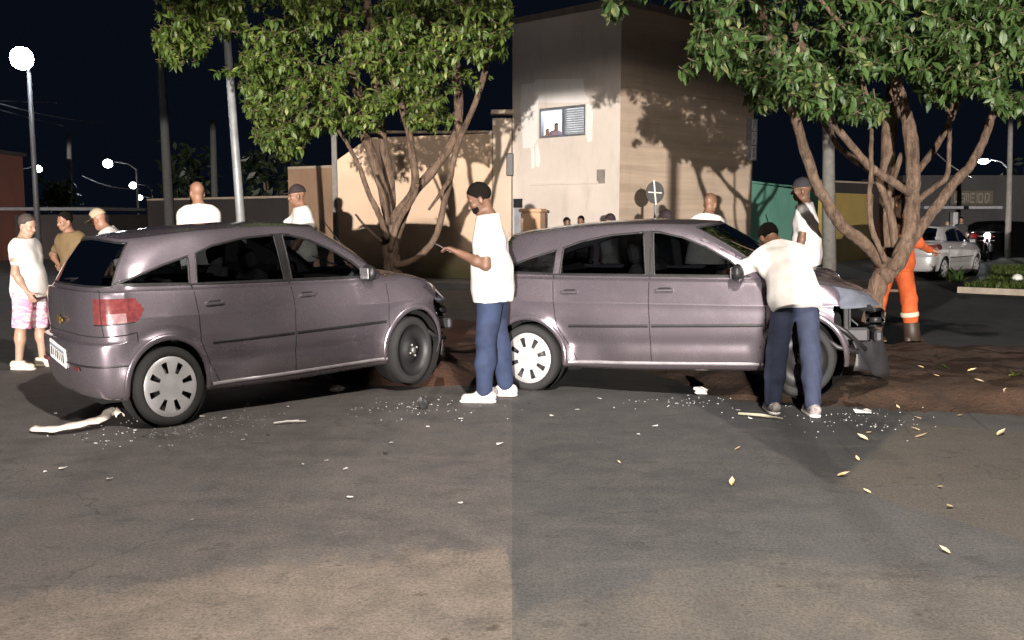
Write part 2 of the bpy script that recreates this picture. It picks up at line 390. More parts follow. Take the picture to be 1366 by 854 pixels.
def person(label, loc, yaw, h=1.75, lean=0, side=0, twist=0, arms=None, legs=((0, 0, .04), (0, 0, .04)), look=(1, 0, -.1),
           skin=(.26, .13, .08), shirt=None, pants=None, pant_len=1.0, shoes=None, hair=None, cap=None, beard=False, res=.011, group=None,
           long_sleeve=False, fist=False, bulk=1.0, hood=None):
    """arms: ((upper dir, forearm dir, hand dir, curl), ...) for left, right in local axes (x forward, y left, z up)"""
    s = h / 1.75; up = np.array([0, 0, 1.]); V = np.array
    arms = arms or (((.05, .15, -1), (.25, .0, -1), (.2, 0, -1), .5), ((.05, -.15, -1), (.25, 0, -1), (.2, 0, -1), .5))
    # legs
    hips = [V([0, .092, 0]) * s, V([0, -.092, 0]) * s]; legp = []
    for (a, b, sp), sg, hp in zip(legs, (1, -1), hips):
        a, b2 = R(a), R(a - b); k = hp + .43 * s * nrm((math.sin(a), sg * sp, -math.cos(a))); an = k + .42 * s * nrm((math.sin(b2), sg * sp * .5, -math.cos(b2)))
        legp.append((hp, k, an))
    hz = -min(l[2][2] for l in legp) + .085 * s; Z = V([0, 0, hz]); legp = [tuple(p + Z for p in l) for l in legp]
    Pv = Z.copy(); tl = lambda f: nrm((math.sin(R(lean) * f), math.sin(R(side) * f), math.cos(R(lean) * f)))
    d1, d2, d3 = tl(.55), tl(1), tl(1.05)
    waist = Pv + .16 * s * d1; chest = waist + .22 * s * d2; neckb = chest + .185 * s * d3
    ct, st = math.cos(R(twist)), math.sin(R(twist)); lat = nrm(np.cross(d2, (ct, st, 0))); lat = lat if lat[1] > 0 else -lat
    fw = nrm(np.cross(lat, d2))
    lk = nrm(look); nd = nrm(d3 * .8 + up * .3 + lk * .12); neckt = neckb + .09 * s * nd
    hx = lk; hy = nrm(np.cross(up, hx)); hz_ = np.cross(hx, hy); HM = np.stack([hx, hy, hz_], 1)
    hc = neckt + (hz_ * .085 + hx * .022) * s
    H = lambda x, y, z: hc + (hx * x + hy * y + hz_ * z) * s
    shl = [neckb - d2 * .092 * s + lat * .163 * s * sg for sg in (1, -1)]
    arm = []
    for (u, v, w, cu), sh in zip(arms, shl):
        el = sh + .285 * s * nrm(u); wr = el + .25 * s * nrm(v); arm.append((sh, el, wr, nrm(w), cu))
    allp = np.array([Pv, waist, chest, hc + up * .02] + [p for l in legp for p in l] + [p + w * .19 * s for (_, _, p, w, _) in arm] + [a[1] for a in arm] + shl)
    lo = allp.min(0) - .2 * s; hi = allp.max(0) + .2 * s; lo[2] = -.02
    S = SDF(lo, hi, res); b = bulk
    def torso(S, o, k=.06):
        S.cap(hips[0] + Z + up * .01, hips[1] + Z + up * .01, .105 * s * b + o, .105 * s * b + o, k)
        S.cap(Pv + fw * .01, waist + fw * .012 * b, .118 * s * b + o, .113 * s * b + o, k)
        for sg in (1, -1):
            S.cap(Pv + lat * .05 * sg * s, waist + lat * .045 * sg * s, .108 * s * b + o, .10 * s * b + o, k)
            S.cap(waist + lat * .05 * sg * s, chest + lat * .075 * sg * s, .102 * s * b + o, .108 * s + o, k)
            S.cap(chest + lat * .08 * sg * s, neckb - d2 * .06 * s + lat * .105 * sg * s, .10 * s + o, .07 * s + o, k)
        for q_ in shl: S.cap(neckb + nd * .0 * s, q_, .050 * s + o * .8, .050 * s + o, k)
        S.cap(neckb - d2 * .05 * s, neckb + nd * .015 * s, .075 * s + o, .058 * s + o, k)
    def legs_(S, o, cutk=None):
        for hp, k_, an in legp:
            S.cap(hp - up * .02, k_, .092 * s * b + o, .058 * s + o, .035)
            S.cap(k_, k_ + (an - k_) * .35, .056 * s + o, .055 * s + o, .03); S.cap(k_ + (an - k_) * .35, an, .055 * s + o, .038 * s + o, .03)
            S.ell(k_ + (an - k_) * .28 - V([.022, 0, 0]) * s, V([.045, .045, .10]) * s + o, None, .03)
    # --- body
    torso(S, 0); legs_(S, 0)
    for hp, k_, an in legp:
        S.cap(an - up * .03 * s - V([.02, 0, 0]) * s, an - up * .055 * s + V([.13, 0, 0]) * s, .034 * s, .028 * s, .02)
    S.cap(neckb - nd * .02, neckt + hz_ * .02 * s, .056 * s, .052 * s, .03)
    S.ell(H(-.012, 0, .035), V([.098, .076, .092]) * s, HM, .03)          # cranium
    S.ell(H(.022, 0, -.035), V([.068, .056, .082]) * s, HM, .03)          # face
    S.ell(H(.058, 0, -.098), V([.026, .026, .020]) * s, HM, .02)          # chin
    for sg in (1, -1):
        S.cap(H(.0, .05 * sg, -.055), H(.05, .028 * sg, -.09), .020 * s, .016 * s, .02)     # jaw
        S.ell(H(.066, .035 * sg, -.028), V([.018, .022, .018]) * s, HM, .015)               # cheek
        S.cap(H(.080, .015 * sg, .018), H(.070, .05 * sg, .016), .011 * s, .010 * s, .012)  # brow
        S.ell(H(-.01, .078 * sg, -.018), V([.022, .011, .034]) * s, HM, .008)               # ear
    S.cap(H(.086, 0, .005), H(.106, 0, -.036), .010 * s, .015 * s, .010)                    # nose
    S.cap(H(.085, .018, -.066), H(.085, -.018, -.066), .009 * s, .009 * s, .006)            # lips
    S.cap(H(.083, .015, -.077), H(.083, -.015, -.077), .010 * s, .010 * s, .006)
    hands = []
    for (sh, el, wr, w, cu), sg in zip(arm, (1, -1)):
        S.cap(sh, sh + (el - sh) * .45, .054 * s, .050 * s, .04); S.cap(sh + (el - sh) * .45, el, .050 * s, .040 * s, .03)
        S.cap(el, el + (wr - el) * .35, .041 * s, .042 * s, .03); S.cap(el + (wr - el) * .35, wr, .042 * s, .029 * s, .03)
        fd = nrm(wr - el); pl = np.cross(w, up); 
        if np.linalg.norm(pl) < .25: pl = V([0, 1., 0]) if abs(w[1]) < .8 else V([1., 0, 0])
        pl = nrm(pl - w * (pl @ w)); pn = np.cross(pl, w)                      # across the palm, palm normal
        if abs(w[2]) > .6: pl, pn = V([1., 0, 0]) - w * w[0], None; pl = nrm(pl); pn = np.cross(pl, w); pn = pn if pn[1] * sg < 0 else -pn
        elif pn[2] > 0: pn = -pn
        if cu < 0: pn = -pn
        c_ = abs(cu)
        for q in (-.026, -.009, .009, .026): S.cap(wr + pl * q * .5 * s + w * .01 * s, wr + (w * .088 + pl * q) * s, .019 * s, .0145 * s, .012)
        for q, l in zip((-.030, -.010, .010, .029), (.062, .076, .080, .070)):
            p0 = wr + (w * .088 + pl * q) * s; d_a = nrm(w + pn * c_ * .8); d_b = nrm(w * (1 - c_) + pn * (c_ * 1.6 + .05)); p1 = p0 + d_a * l * .5 * s; p2 = p1 + d_b * l * .5 * s
            S.cap(p0, p1, .0105 * s, .0098 * s, .004); S.cap(p1, p2, .0098 * s, .0088 * s, .004)
        t0 = wr + (w * .025 + pl * .026) * s; t1 = t0 + nrm(pl * .8 + w * .55 + pn * .35) * .045 * s; t2 = t1 + nrm(pl * .25 + w * .9 + pn * .4) * .034 * s
        S.cap(t0, t1, .015 * s, .0118 * s, .01); S.cap(t1, t2, .0118 * s, .0095 * s, .004)
        hands.append(wr + w * .08 * s + pn * .02 * s)
    v, f = S.mesh(); body = mesh_np('person', v, f, M_SKIN(skin)); tag(body, label, 'person', group)
    body.location = loc; body.rotation_euler = (0, 0, yaw)
    seed = int(abs(hash((round(loc[0], 2), round(loc[1], 2)))) % 999)
    if shirt:
        S = SDF(lo, hi, res); torso(S, .020 * s, .07)
        
        for sg in (1, -1): S.cap(Pv - d1 * .26 * s + lat * .06 * sg * s, waist + lat * .05 * sg * s, .138 * s * b, .122 * s * b, .06)
        S.cut(Pv - d1 * .105 * s, -d1); S.cut(neckb + nd * .028 * s, nd)
        for (sh, el, wr, w, cu) in arm:
            e2 = el if long_sleeve else sh + (el - sh) * .60
            S.cap(sh, e2, .066 * s, .062 * s if not long_sleeve else .055 * s, .045)
            if long_sleeve: S.cap(el, el + (wr - el) * .95, .052 * s, .043 * s, .03)
        S.ripple(.0042, seed, 17); v, f = S.mesh(); mesh_np('shirt', v, f, shirt, body)
    if pants:
        S = SDF(lo, hi, res)
        S.cap(hips[0] + Z + up * .01, hips[1] + Z + up * .01, .112 * s * b, .112 * s * b, .05); S.cap(Pv, waist, .128 * s * b, .126 * s * b, .05)
        for sg in (1, -1): S.cap(Pv + lat * .05 * sg * s - fw * .012, waist + lat * .045 * sg * s, .122 * s * b, .115 * s * b, .05)
        for hp, k_, an in legp:
            if pant_len >= .9:
                S.cap(hp - up * .02, k_, .105 * s * b, .082 * s, .04); S.cap(k_, k_ + (an - k_) * .45, .082 * s, .080 * s, .03); S.cap(k_ + (an - k_) * .45, an + (k_ - an) * .03, .080 * s, .066 * s, .03); S.ell(k_ + (an - k_) * .28 - V([.024, 0, 0]) * s, V([.062, .062, .12]) * s, None, .03)
            else:
                e = hp + (k_ - hp) * pant_len * 1.9; S.cap(hp - up * .02, e, .110 * s * b, .105 * s, .04); S.cut(e + nrm(k_ - hp) * .02, nrm(k_ - hp)) if hp is legp[1][0] else None
        S.cut(waist + d1 * .06 * s, d1); S.ripple(.0036, seed + 5, 22); v, f = S.mesh(); mesh_np('trousers' if pant_len > .9 else 'shorts', v, f, pants, body)
    if shoes:
        for hp, k_, an in legp:
            S = SDF(an - .2, an + .25, min(res, .009)); z0 = an[2] - .085 * s
            toe = V([an[0] + .15 * s, an[1], z0 + .034]); heel = V([an[0] - .055 * s, an[1], z0 + .042])
            S.cap(heel, toe, .042 * s, .040 * s, .02); S.cap(heel + up * .02, V([an[0] + .03 * s, an[1], z0 + .075]), .043 * s, .044 * s, .03); S.cap(an - up * .02, an + up * .012, .046 * s, .046 * s, .02)
            S.cut((0, 0, z0 + .018), (0, 0, -1)); S.cut(an + up * .022, up)
            v, f = S.mesh(); sh_ = mesh_np('shoe', v, f, shoes[0], body)
            S = SDF(an - .2, an + .25, min(res, .009)); S.cap(V([heel[0], heel[1], z0 + .012]), V([toe[0] + .01, toe[1], z0 + .012]), .047 * s, .044 * s, .01); S.cut((0, 0, z0 + .024), (0, 0, 1)); S.cut((0, 0, z0 + .002), (0, 0, -1))
            v, f = S.mesh(); mesh_np('sole', v, f, shoes[1], sh_)
    hr = min(res, .009)
    if hair:
        S = SDF(hc - .17 * s, hc + .19 * s, hr); S.ell(H(-.016, 0, .040), V([.102, .081, .097]) * s, HM, .02)
        S.cut(H(.052, 0, .055), hx * .75 - hz_ * .66); S.cut(H(0, 0, -.03), -hz_); S.ripple(.0016, seed + 9, 120); v, f = S.mesh(); mesh_np('hair', v, f, hair, body)
    if beard:
        S = SDF(hc - .17 * s, hc + .19 * s, hr); S.ell(H(.030, 0, -.066), V([.066, .058, .056]) * s, HM, .02); S.cut(H(0, 0, -.052), hz_ * .9 - hx * .2); S.cut(H(.0, 0, 0), -hx); v, f = S.mesh()
        if len(v): mesh_np('beard', v, f, beard, body)
    if cap:
        S = SDF(hc - .2 * s, hc + .24 * s, hr); S.ell(H(-.012, 0, .042), V([.108, .088, .100]) * s, HM, .02); S.cut(H(0, 0, .030), -hz_)
        cd = 1
        S.ell(H(.115 * cd, 0, .036), V([.075, .070, .009]) * s, HM, .008); S.cut(H(0, 0, .022), -hz_); v, f = S.mesh(); co = mesh_np('cap', v, f, cap, body)
        mb = MB(); mb.lathe([(.0, .0), (.008, .0), (.008, .006), (0, .007)], 8, Matrix.Translation(Vector(H(-.012, 0, .141)))); mb.build('button', cap, co)
    for sg in (1, -1):
        mb = MB(); c = H(.0765, .030 * sg, -.001); mb.lathe([(0, -.011 * s), (.008 * s, -.008 * s), (.0115 * s, 0), (.008 * s, .008 * s), (0, .011 * s)], 8, Matrix.Translation(Vector(c)))
        mb.build('eye', mat('eye_dark', (.03, .02, .015), .2), body, True)
    tw = lambda p: Vector(loc) + Matrix.Rotation(yaw, 3, 'Z') @ Vector(p)
    return body, {'hands': [tw(p) for p in hands], 'legs': legp, 's': s, 'head': tw(hc), 'H': H, 'chest': chest, 'waist': waist, 'pelvis': Pv, 'fw': fw, 'lat': lat}

# ---------------------------------------------------------------- cars
def catmull(ctrl, n, axis):
    c = np.moveaxis(ctrl, axis, 0); m = len(c); ext = np.concatenate([2 * c[:1] - c[1:2], c, 2 * c[-1:] - c[-2:-1]])
    out = []; t = np.arange(n) / n
    for i in range(m - 1):
        p0, p1, p2, p3 = ext[i:i + 4]; tt = t.reshape(-1, *([1] * p0.ndim))
        out.append(.5 * (2 * p1 + (p2 - p0) * tt + (2 * p0 - 5 * p1 + 4 * p2 - p3) * tt ** 2 + (3 * p1 - p0 - 3 * p2 + p3) * tt ** 3))
    out.append(c[-1:]); return np.moveaxis(np.concatenate(out), 0, axis)

def car_controls(sedan=False):
    xs = [-1.5, -1.15, -.75, -.3, .15, .6, 1.0, 1.3, 1.55]
    def row(xr, xf, W, zr, zs, zf, rc=1.0, fc=1.0):
        z = lambda u: zr + (zs - zr) * min(1, u / .45) if u < .45 else zs + (zf - zs) * (u - .45) / .55
        pts = [(xr, 0, zr), (xr + .012, .5 * W, zr), (xr + .085 * rc, .85 * W, zr), (xr + .24 * rc, .965 * W, zr * .9 + zs * .1)]
        for x in xs: pts.append((x, W * (1 - .018 * (x / 1.3) ** 4 if x < 0 else 1 - .03 * (x / 1.4) ** 4), z((x + 2) / 4)))
        pts += [(xf - .36 * fc, .90 * W, zf), (xf - .17 * fc, .77 * W, zf), (xf - .045 * fc, .44 * W, zf), (xf, 0, zf)]
        return pts
    rows = [row(-1.80, 1.86, .72, .235, .19, .20), row(-1.86, 1.97, .785, .27, .235, .235), row(-1.905, 2.03, .822, .42, .42, .42),
            row(-1.915, 2.02, .842, .635, .62, .60), row(-1.855, 1.985, .842, .675, .74, .68), row(-1.862, 1.93, .832, .83, .86, .745)]
    b = row(-1.85, 1.80, .800, 1.00, .955, .82)
    for i, p in ((11, (1.3, .745, .915)), (12, (1.5, .71, .885)), (13, (1.66, .62, .85)), (14, (1.75, .47, .825)), (15, (1.815, .25, .815)), (16, (1.835, 0, .813))): b[i] = p
    b = [(x, y, 1.01 + (x + 1.86) * -.035 if x < 1.1 else z) for x, y, z in b]
    if sedan:
        b = [(x, y, z if x > -1 else .99) for x, y, z in b]
        for i, x in ((0, -2.14), (1, -2.12), (2, -2.05), (3, -1.92)): b[i] = (x, b[i][1], .985)
        for rr in rows:
            for i in range(4): rr[i] = (rr[i][0] - .2, rr[i][1], rr[i][2])
    g = [(-1.80, 0, 1.045), (-1.79, .36, 1.045), (-1.74, .60, 1.045), (-1.62, .695, 1.04)]
    for x in xs[:6]: g.append((x, .752 - (.012 if x < -1 else 0), 1.045 - (x + 1.5) * .03))
    g += [(.93, .725, .985), (1.0, .67, .985), (1.06, .58, .988), (1.10, .47, .99), (1.135, .34, .993), (1.16, .18, .996), (1.17, 0, .997)]
    if sedan:
        for i, p in enumerate([(-1.50, 0, 1.02), (-1.49, .3, 1.02), (-1.46, .5, 1.02), (-1.42, .62, 1.015), (-1.3, .70, 1.01)]): g[i] = p
    hm = []
    for i in range(17):
        p, q = np.array(b[i]), np.array(g[i]); m = p * .5 + q * .5
        if i >= 10: m[2] += .022 * min(1, (i - 9) / 3)
        elif sedan and i < 4: m[2] += .012
        else: m[1] += .004
        hm.append(tuple(m))
    zc = lambda x: 1.478 - .060 * (abs(x + .30) / (.85 if x > -.3 else 1.12)) ** 2.0
    t = [(-1.55, 0), (-1.54, .30), (-1.50, .47), (-1.41, .545), (-1.2, .578), (-1.0, .592), (-.75, .602), (-.4, .606), (-.1, .604), (.08, .598), (.22, .580), (.31, .55), (.37, .49), (.42, .41), (.455, .31), (.485, .165), (.495, 0)]
    if sedan: t = [(x + max(0, (-.6 - x)) * .42, y) for x, y in t]
    zt = lambda x, y: zc(x) - .048 * (y / .6) ** 2
    top = [(x, y, zt(x, y) - .006) for x, y in t]
    md = [tuple(np.array(g[i]) * .5 + np.array(top[i]) * .5 + np.array((0 if 3 < i < 11 else (-.015 if i <= 3 else .018), .014 if 1 < i < 14 else 0, .006))) for i in range(17)]
    cen = [(x * .80 - .03, 0, zc(x * .80 - .03) + .004) for x, y in t]
    e1 = [tuple(np.array(top[i]) * .84 + np.array(cen[i]) * .16) for i in range(17)]; e1 = [(x, y, zt(x, y) + .003) for x, y, z in e1]
    e2 = [tuple(np.array(top[i]) * .45 + np.array(cen[i]) * .55) for i in range(17)]; e2 = [(x, y, zt(x, y) + .006) for x, y, z in e2]
    return np.array(rows + [b, hm, g, md, top, e1, e2, cen], float)          # (14, 17, 3)

WIN = {'front': [(-.035, 1.010), (.80, .985), (.64, 1.115), (.44, 1.225), (.22, 1.315), (.02, 1.362), (-.055, 1.370)],
       'rear': [(-.115, 1.012), (-.945, 1.038), (-.915, 1.262), (-.75, 1.312), (-.45, 1.358), (-.145, 1.372)],
       'quarter': [(-1.01, 1.042), (-1.62, 1.075), (-1.44, 1.125), (-1.22, 1.190), (-.985, 1.245)]}
DOORF = [(-.075, .275), (.90, .275), (.955, .50), (.965, .985), (.70, 1.145), (.47, 1.262), (.22, 1.340), (.0, 1.378), (-.075, 1.382)]
DOORR = [(-.075, .275), (-.80, .275), (-.885, .43), (-.975, .60), (-1.0, 1.03), (-.965, 1.272), (-.75, 1.330), (-.45, 1.372), (-.075, 1.382)]
AX, AR, AZ = 1.27, .345, .315

def car(name, label, group, loc, yaw, pitch=0, roll=0, paint=None, wreck=0, dents=(), res=(22, 14), sedan=False, no_hub_front=False, z0=0.0, plate=True, zoff=None, scale=1.0, zs=1.0):
    root = thing(name, label, 'car', (loc[0], loc[1], (zoff if zoff is not None else 1.27 * scale * abs(math.sin(pitch))) + z0), 0, group); root.scale = (scale, scale, scale * zs)
    root.rotation_euler = (roll, -pitch, yaw)
    C = car_controls(sedan); Sf = catmull(catmull(C, res[0], 1), res[1], 0)       # v, u, 3
    nv, nu = Sf.shape[:2]; uu = np.arange(nu) / res[0]; vv = np.arange(nv) / res[1]
    black = mat('black_plastic', (.018, .018, .02), .45); rubber = mat('tyre_rubber', (.02, .02, .021), .85, bump=.3, bscale=70)
    glass = MATS.get('tinted_glass')
    if not glass:
        glass = bpy.data.materials.new('tinted_glass'); glass.use_nodes = True; t = glass.node_tree; t.nodes.clear(); n = N(glass)
        o = n.new('ShaderNodeOutputMaterial'); gl = n.new('ShaderNodeBsdfGlossy'); gl.inputs['Roughness'].default_value = .03; gl.inputs['Color'].default_value = (.9, .92, .95, 1)
        tr = n.new('ShaderNodeBsdfTransparent'); tr.inputs['Color'].default_value = (.30, .32, .33, 1); fr = n.new('ShaderNodeFresnel'); fr.inputs['IOR'].default_value = 1.5
        mx = n.new('ShaderNodeMixShader'); n.L(fr.outputs[0], mx.inputs[0]); n.L(tr.outputs[0], mx.inputs[1]); n.L(gl.outputs[0], mx.inputs[2]); n.L(mx.outputs[0], o.inputs[0]); MATS['tinted_glass'] = glass
    clear = MATS.get('clear_glass')
    if not clear:
        clear = glass.copy(); clear.name = 'clear_glass'; MATS['clear_glass'] = clear
        for q in clear.node_tree.nodes:
            if q.type == 'BSDF_TRANSPARENT': q.inputs[0].default_value = (.72, .76, .76, 1)
    chrome = mat('bright_trim', (.62, .62, .64), .25, .9); dark = mat('car_cabin_dark', (.014, .014, .016), .9)
    inwell = mat('wheel_well', (.006, .006, .006), .95)
    A = Sf.reshape(-1, 3).copy(); U = np.tile(uu, nv); V = np.repeat(vv, nu)
    side = (A[:, 1] > .42) & (V < 10.6)
    NRM = np.cross(np.gradient(Sf, axis=1), np.gradient(Sf, axis=0)).reshape(-1, 3); NRM /= (np.linalg.norm(NRM, axis=1, keepdims=True) + 1e-9); NRM0 = NRM.copy(); k_ = NRM0[nu * 60 // 10 if False else (3 * res[1]) * nu + 8 * res[0]]; NRM0 *= (1 if k_[1] > 0 else -1); NRM[NRM[:, 1] < 0] *= -1
    cell = .5 * (4.0 / nu) * 1.25
    def snap(poly, closed=True, lim=None):
        X, Zc = A[:, 0].copy(), A[:, 2].copy(); best = np.full(len(A), 1e9); px = X.copy(); pz = Zc.copy(); n = len(poly)
        for i in range(n if closed else n - 1):
            ax, az = poly[i]; bx, bz = poly[(i + 1) % n]; ex, ez = bx - ax, bz - az
            t = np.clip(((X - ax) * ex + (Zc - az) * ez) / (ex * ex + ez * ez), 0, 1); qx, qz = ax + t * ex, az + t * ez
            d = np.hypot(X - qx, Zc - qz); m = d < best; best[m] = d[m]; px[m] = qx[m]; pz[m] = qz[m]
        m = side & (best < cell) & (V < 9.98); dx, dz = px[m] - X[m], pz[m] - Zc[m]; ny = np.maximum(NRM[m, 1], .35)
        A[m, 1] += np.clip(-(NRM[m, 0] * dx + NRM[m, 2] * dz) / ny, -.01, .01); A[m, 0] = px[m]; A[m, 2] = pz[m]
    for p in (DOORF, DOORR): snap(p)
    for p in WIN.values(): snap(p)
    circ = [[(sx * AX + AR * math.cos(a), AZ + AR * math.sin(a)) for a in np.linspace(0, 2 * math.pi, 40, endpoint=False)] for sx in (-1, 1)]
    for c in circ: snap(c)
    # flare round the arches
    for sx in (-1, 1):
        d = np.hypot(A[:, 0] - sx * AX, A[:, 2] - AZ); m = side & (d < .52); A[m, 1] += .028 * np.exp(-((d[m] - AR) / .06) ** 2)
    sdm = side & (V < 6.4); zc_ = .775 - A[:, 0] * .030; dcr = A[:, 2] - zc_; fade = np.clip((1.75 - np.abs(A[:, 0])) / .5, 0, 1)
    A[sdm, 1] += (.017 * np.exp(-np.abs(dcr) / .055) * fade)[sdm]
    A[sdm, 1] -= (.014 * np.exp(-((A[:, 2] - .43) / .055) ** 2) * np.clip((1.0 - np.abs(A[:, 0])) / .2, 0, 1))[sdm]
    full = np.concatenate([A, A * [1, -1, 1]]); NA = len(A)
    # dents and crumple act on the full body, in car space
    r = np.random.default_rng(5); 
    def bend(p):
        p = p.copy()
        for (cx, cy, cz, rad, dx, dy, dz) in dents:
            w = np.exp(-(((p[:, 0] - cx) / rad) ** 2 + ((p[:, 1] - cy) / (rad * 1.3)) ** 2 + ((p[:, 2] - cz) / rad) ** 2)); p += w[:, None] * np.array((dx, dy, dz))
        if wreck:
            t = np.clip((p[:, 0] - 1.0) / .9, 0, 1); lft = np.clip((p[:, 1] + .45) / 1.0, 0, 1)
            p[:, 0] -= wreck * t * t * lft * .42 * (1 + .25 * np.sin(p[:, 1] * 9))
            p[:, 2] += wreck * t * lft * .05 * np.sin(p[:, 0] * 16 + p[:, 1] * 5) * (p[:, 2] > .55)
            p[:, 2] += wreck * .05 * np.exp(-((p[:, 0] - 1.38) / .16) ** 2) * (p[:, 2] > .72) * np.clip((p[:, 1] + .75), 0, 1)
            p += (wreck * .008 * t * (.12 + lft))[:, None] * np.stack([np.sin(p[:, 1] * 31 + p[:, 2] * 17), np.sin(p[:, 0] * 27 + p[:, 2] * 23), np.sin(p[:, 0] * 22 + p[:, 1] * 19)], 1)
        return p
    full = bend(full)
    I = np.arange(nv * nu).reshape(nv, nu); q = np.stack([I[:-1, :-1], I[:-1, 1:], I[1:, 1:], I[1:, :-1]], -1).reshape(-1, 4)
    fc0 = A[q].mean(1); fu = U[q].mean(1); fv = V[q].mean(1); X, Y0, Zf = fc0.T
    hi_ = fv < 10.6; sd = (Y0 > .42) & hi_
    inside = lambda poly: sd & (poly_sdf(X, Zf, poly) < 0)
    part = np.zeros(len(q), int)                                     # 0 body
    part[(fv < 4.25) & (fu < 3.95) & (X < -1.45)] = 1                # rear bumper
    part[(fv < 4.6) & (X > 1.52)] = 2                                # front bumper
    part[(fv > 6.02) & (fv < 8.0) & (fu > 10.95) & (X > .95)] = 3      # bonnet
    part[(fv >= 4.6) & (fv < 6.1) & (fu < 2.1)] = 4                  # tailgate
    if sedan: part[(fv >= 4.25) & (fv < 8.0) & (fu < 2.4) & (X < -1.45)] = 4
    part[(fv > 4.78) & (fv < 5.80) & (fu > 1.75) & (fu < 4.25 - np.abs(fv - 5.3) * .5) & (X < -1.3)] = 5   # tail lamps
    part[(part == 5) & (fu > 2.3) & (fu < 3.3) & (fv < 5.25)] = 31; part[(part == 5) & (fu <= 2.3)] = 32
    part[(fv > 4.45) & (fv < 6.10) & (fu > 12.05 + (6.1 - fv) * .35) & (fu < 15.0)] = 6  # headlamps
    part[(fv > 4.6) & (fv < 5.7) & (fu >= 14.9)] = 7                 # grille
    part[inside(DOORF)] = 8; part[inside(DOORR)] = 9
    part[inside(WIN['front'])] = 20; part[inside(WIN['rear'])] = 21; part[inside(WIN['quarter'])] = 22
    if sedan: part[(part == 22)] = 0
    part[sd & np.isin(part, [8, 9]) & (X > -.17) & (X < .03) & (Zf > 1.005)] = 30
    part[(fv > 8.12) & (fv < 9.93) & (fu > 11.15)] = 23              # windscreen
    part[(fv > 8.15) & (fv < 9.9) & (fu < 2.75)] = 24                # rear glass
    for sx in (-1, 1): part[sd & (np.hypot(X - sx * AX, Zf - AZ) < AR - .002)] = 99
    part[(fv < .8) & (np.abs(X) > 1.62) & False] = 99
    if wreck: part[part == 2] = 99; part[part == 7] = 99
    qm = q[:, ::-1] + NA
    def emitp(name, ids, m, sides=(0, 1), parent=root, push=0.0):
        sel = np.isin(part, ids); fs = []
        if 0 in sides: fs.append(q[sel])
        if 1 in sides: fs.append(qm[sel])
        f = np.concatenate(fs); 
        if len(f) == 0: return None
        ids_, inv = np.unique(f, return_inverse=True); v = full[ids_]
        f = inv.reshape(f.shape)
        # drop degenerate quads on the seam by merging in mesh.validate
        o = mesh_np(name, v, f, m, parent)
        return o
    body = emitp('body', [0], paint)
    emitp('rear_bumper', [1], paint); emitp('bonnet', [3], paint); tg_ = emitp('tailgate', [4], paint)
    tl = MATS.get('tail_lamp') or mat('tail_lamp', (.17, .040, .040), .15, col2=(.10, .025, .028), nscale=30, Coat_Weight=1.0)
    hl = MATS.get('headlamp') or mat('headlamp', (.27, .30, .37), .14, .5, col2=(.20, .22, .28), nscale=5, Coat_Weight=1.0)
    for s_ in (0, 1):
        tlo = emitp('tail_lamp', [5], tl, (s_,)); emitp('lid_lamp', [32], tl, (s_,), tlo); emitp('clear_lens', [31], mat('lamp_clear', (.40, .27, .28), .12, .3, col2=(.30, .16, .17), nscale=24, Coat_Weight=1.0), (s_,), tlo); hlo = emitp('headlamp', [6], hl, (s_,))
        sgn = 'left' if s_ == 0 else 'right'
        d = emitp('door', [8], paint, (s_,)); emitp('window', [20], glass if not wreck or wreck > 5 else MATS['clear_glass'] if wreck == 5 else glass, (s_,), d)
        d2 = emitp('door', [9], paint, (s_,)); emitp('window', [21], glass, (s_,), d2)
        emitp('quarter_window', [22], glass, (s_,))
        ws = 1 if s_ == 0 else -1
        # trims, handles, mirror need the surface
        kd_pts = np.where((A[:, 1] > .42) & (V < 10.8))[0]
        if s_ == 0:
            kd = kdtree.KDTree(len(kd_pts))
            for i, k in enumerate(kd_pts): kd.insert((A[k, 0], 0, A[k, 2]), i)
            kd.balance()
            nn = np.cross(np.gradient(Sf, axis=1), np.gradient(Sf, axis=0)).reshape(-1, 3); nn /= (np.linalg.norm(nn, axis=1, keepdims=True) + 1e-9); nn[nn[:, 1] < 0] *= -1
        def surf(x, z):
            i = kd_pts[kd.find((x, 0, z))[1]]; return np.array((x, A[i, 1], z)), nn[i]
        def strip(name, poly, w, off, m, closed=False, parent=None):
            pts = []; n = len(poly)
            for i in range(n if closed else n - 1):
                a, b = np.array(poly[i]), np.array(poly[(i + 1) % n]); k = max(1, int(np.linalg.norm(b - a) / .025))
                pts += [a + (b - a) * j / k for j in range(k)]
            if not closed: pts.append(np.array(poly[-1]))
            S3 = [surf(*p) for p in pts]; P3 = np.array([a for a, _ in S3]); N3 = np.array([b for _, b in S3])
            T = (np.roll(P3, -1, 0) - np.roll(P3, 1, 0)) if closed else np.gradient(P3, axis=0); T /= (np.linalg.norm(T, axis=1, keepdims=True) + 1e-9)
            B = np.cross(N3, T); v = np.concatenate([P3 - B * w / 2 - N3 * .004, P3 - B * w * .36 + N3 * off, P3 + B * w * .36 + N3 * off, P3 + B * w / 2 - N3 * .004])
            v = bend(v * [1, ws, 1]); m_ = len(P3); fs = []
            for i in range(m_ if closed else m_ - 1):
                j = (i + 1) % m_
                for k in range(3): fs.append((k * m_ + i, k * m_ + j, (k + 1) * m_ + j, (k + 1) * m_ + i))
            return mesh_np(name, v, fs, m, parent or root)
        for pn, par in (('front', d), ('rear', d2), ('quarter', root)):
            if sedan and pn == 'quarter': continue
            strip('window_seal', WIN[pn], .020, .003, black, True, par)
        GA = A.reshape(nv, nu, 3)
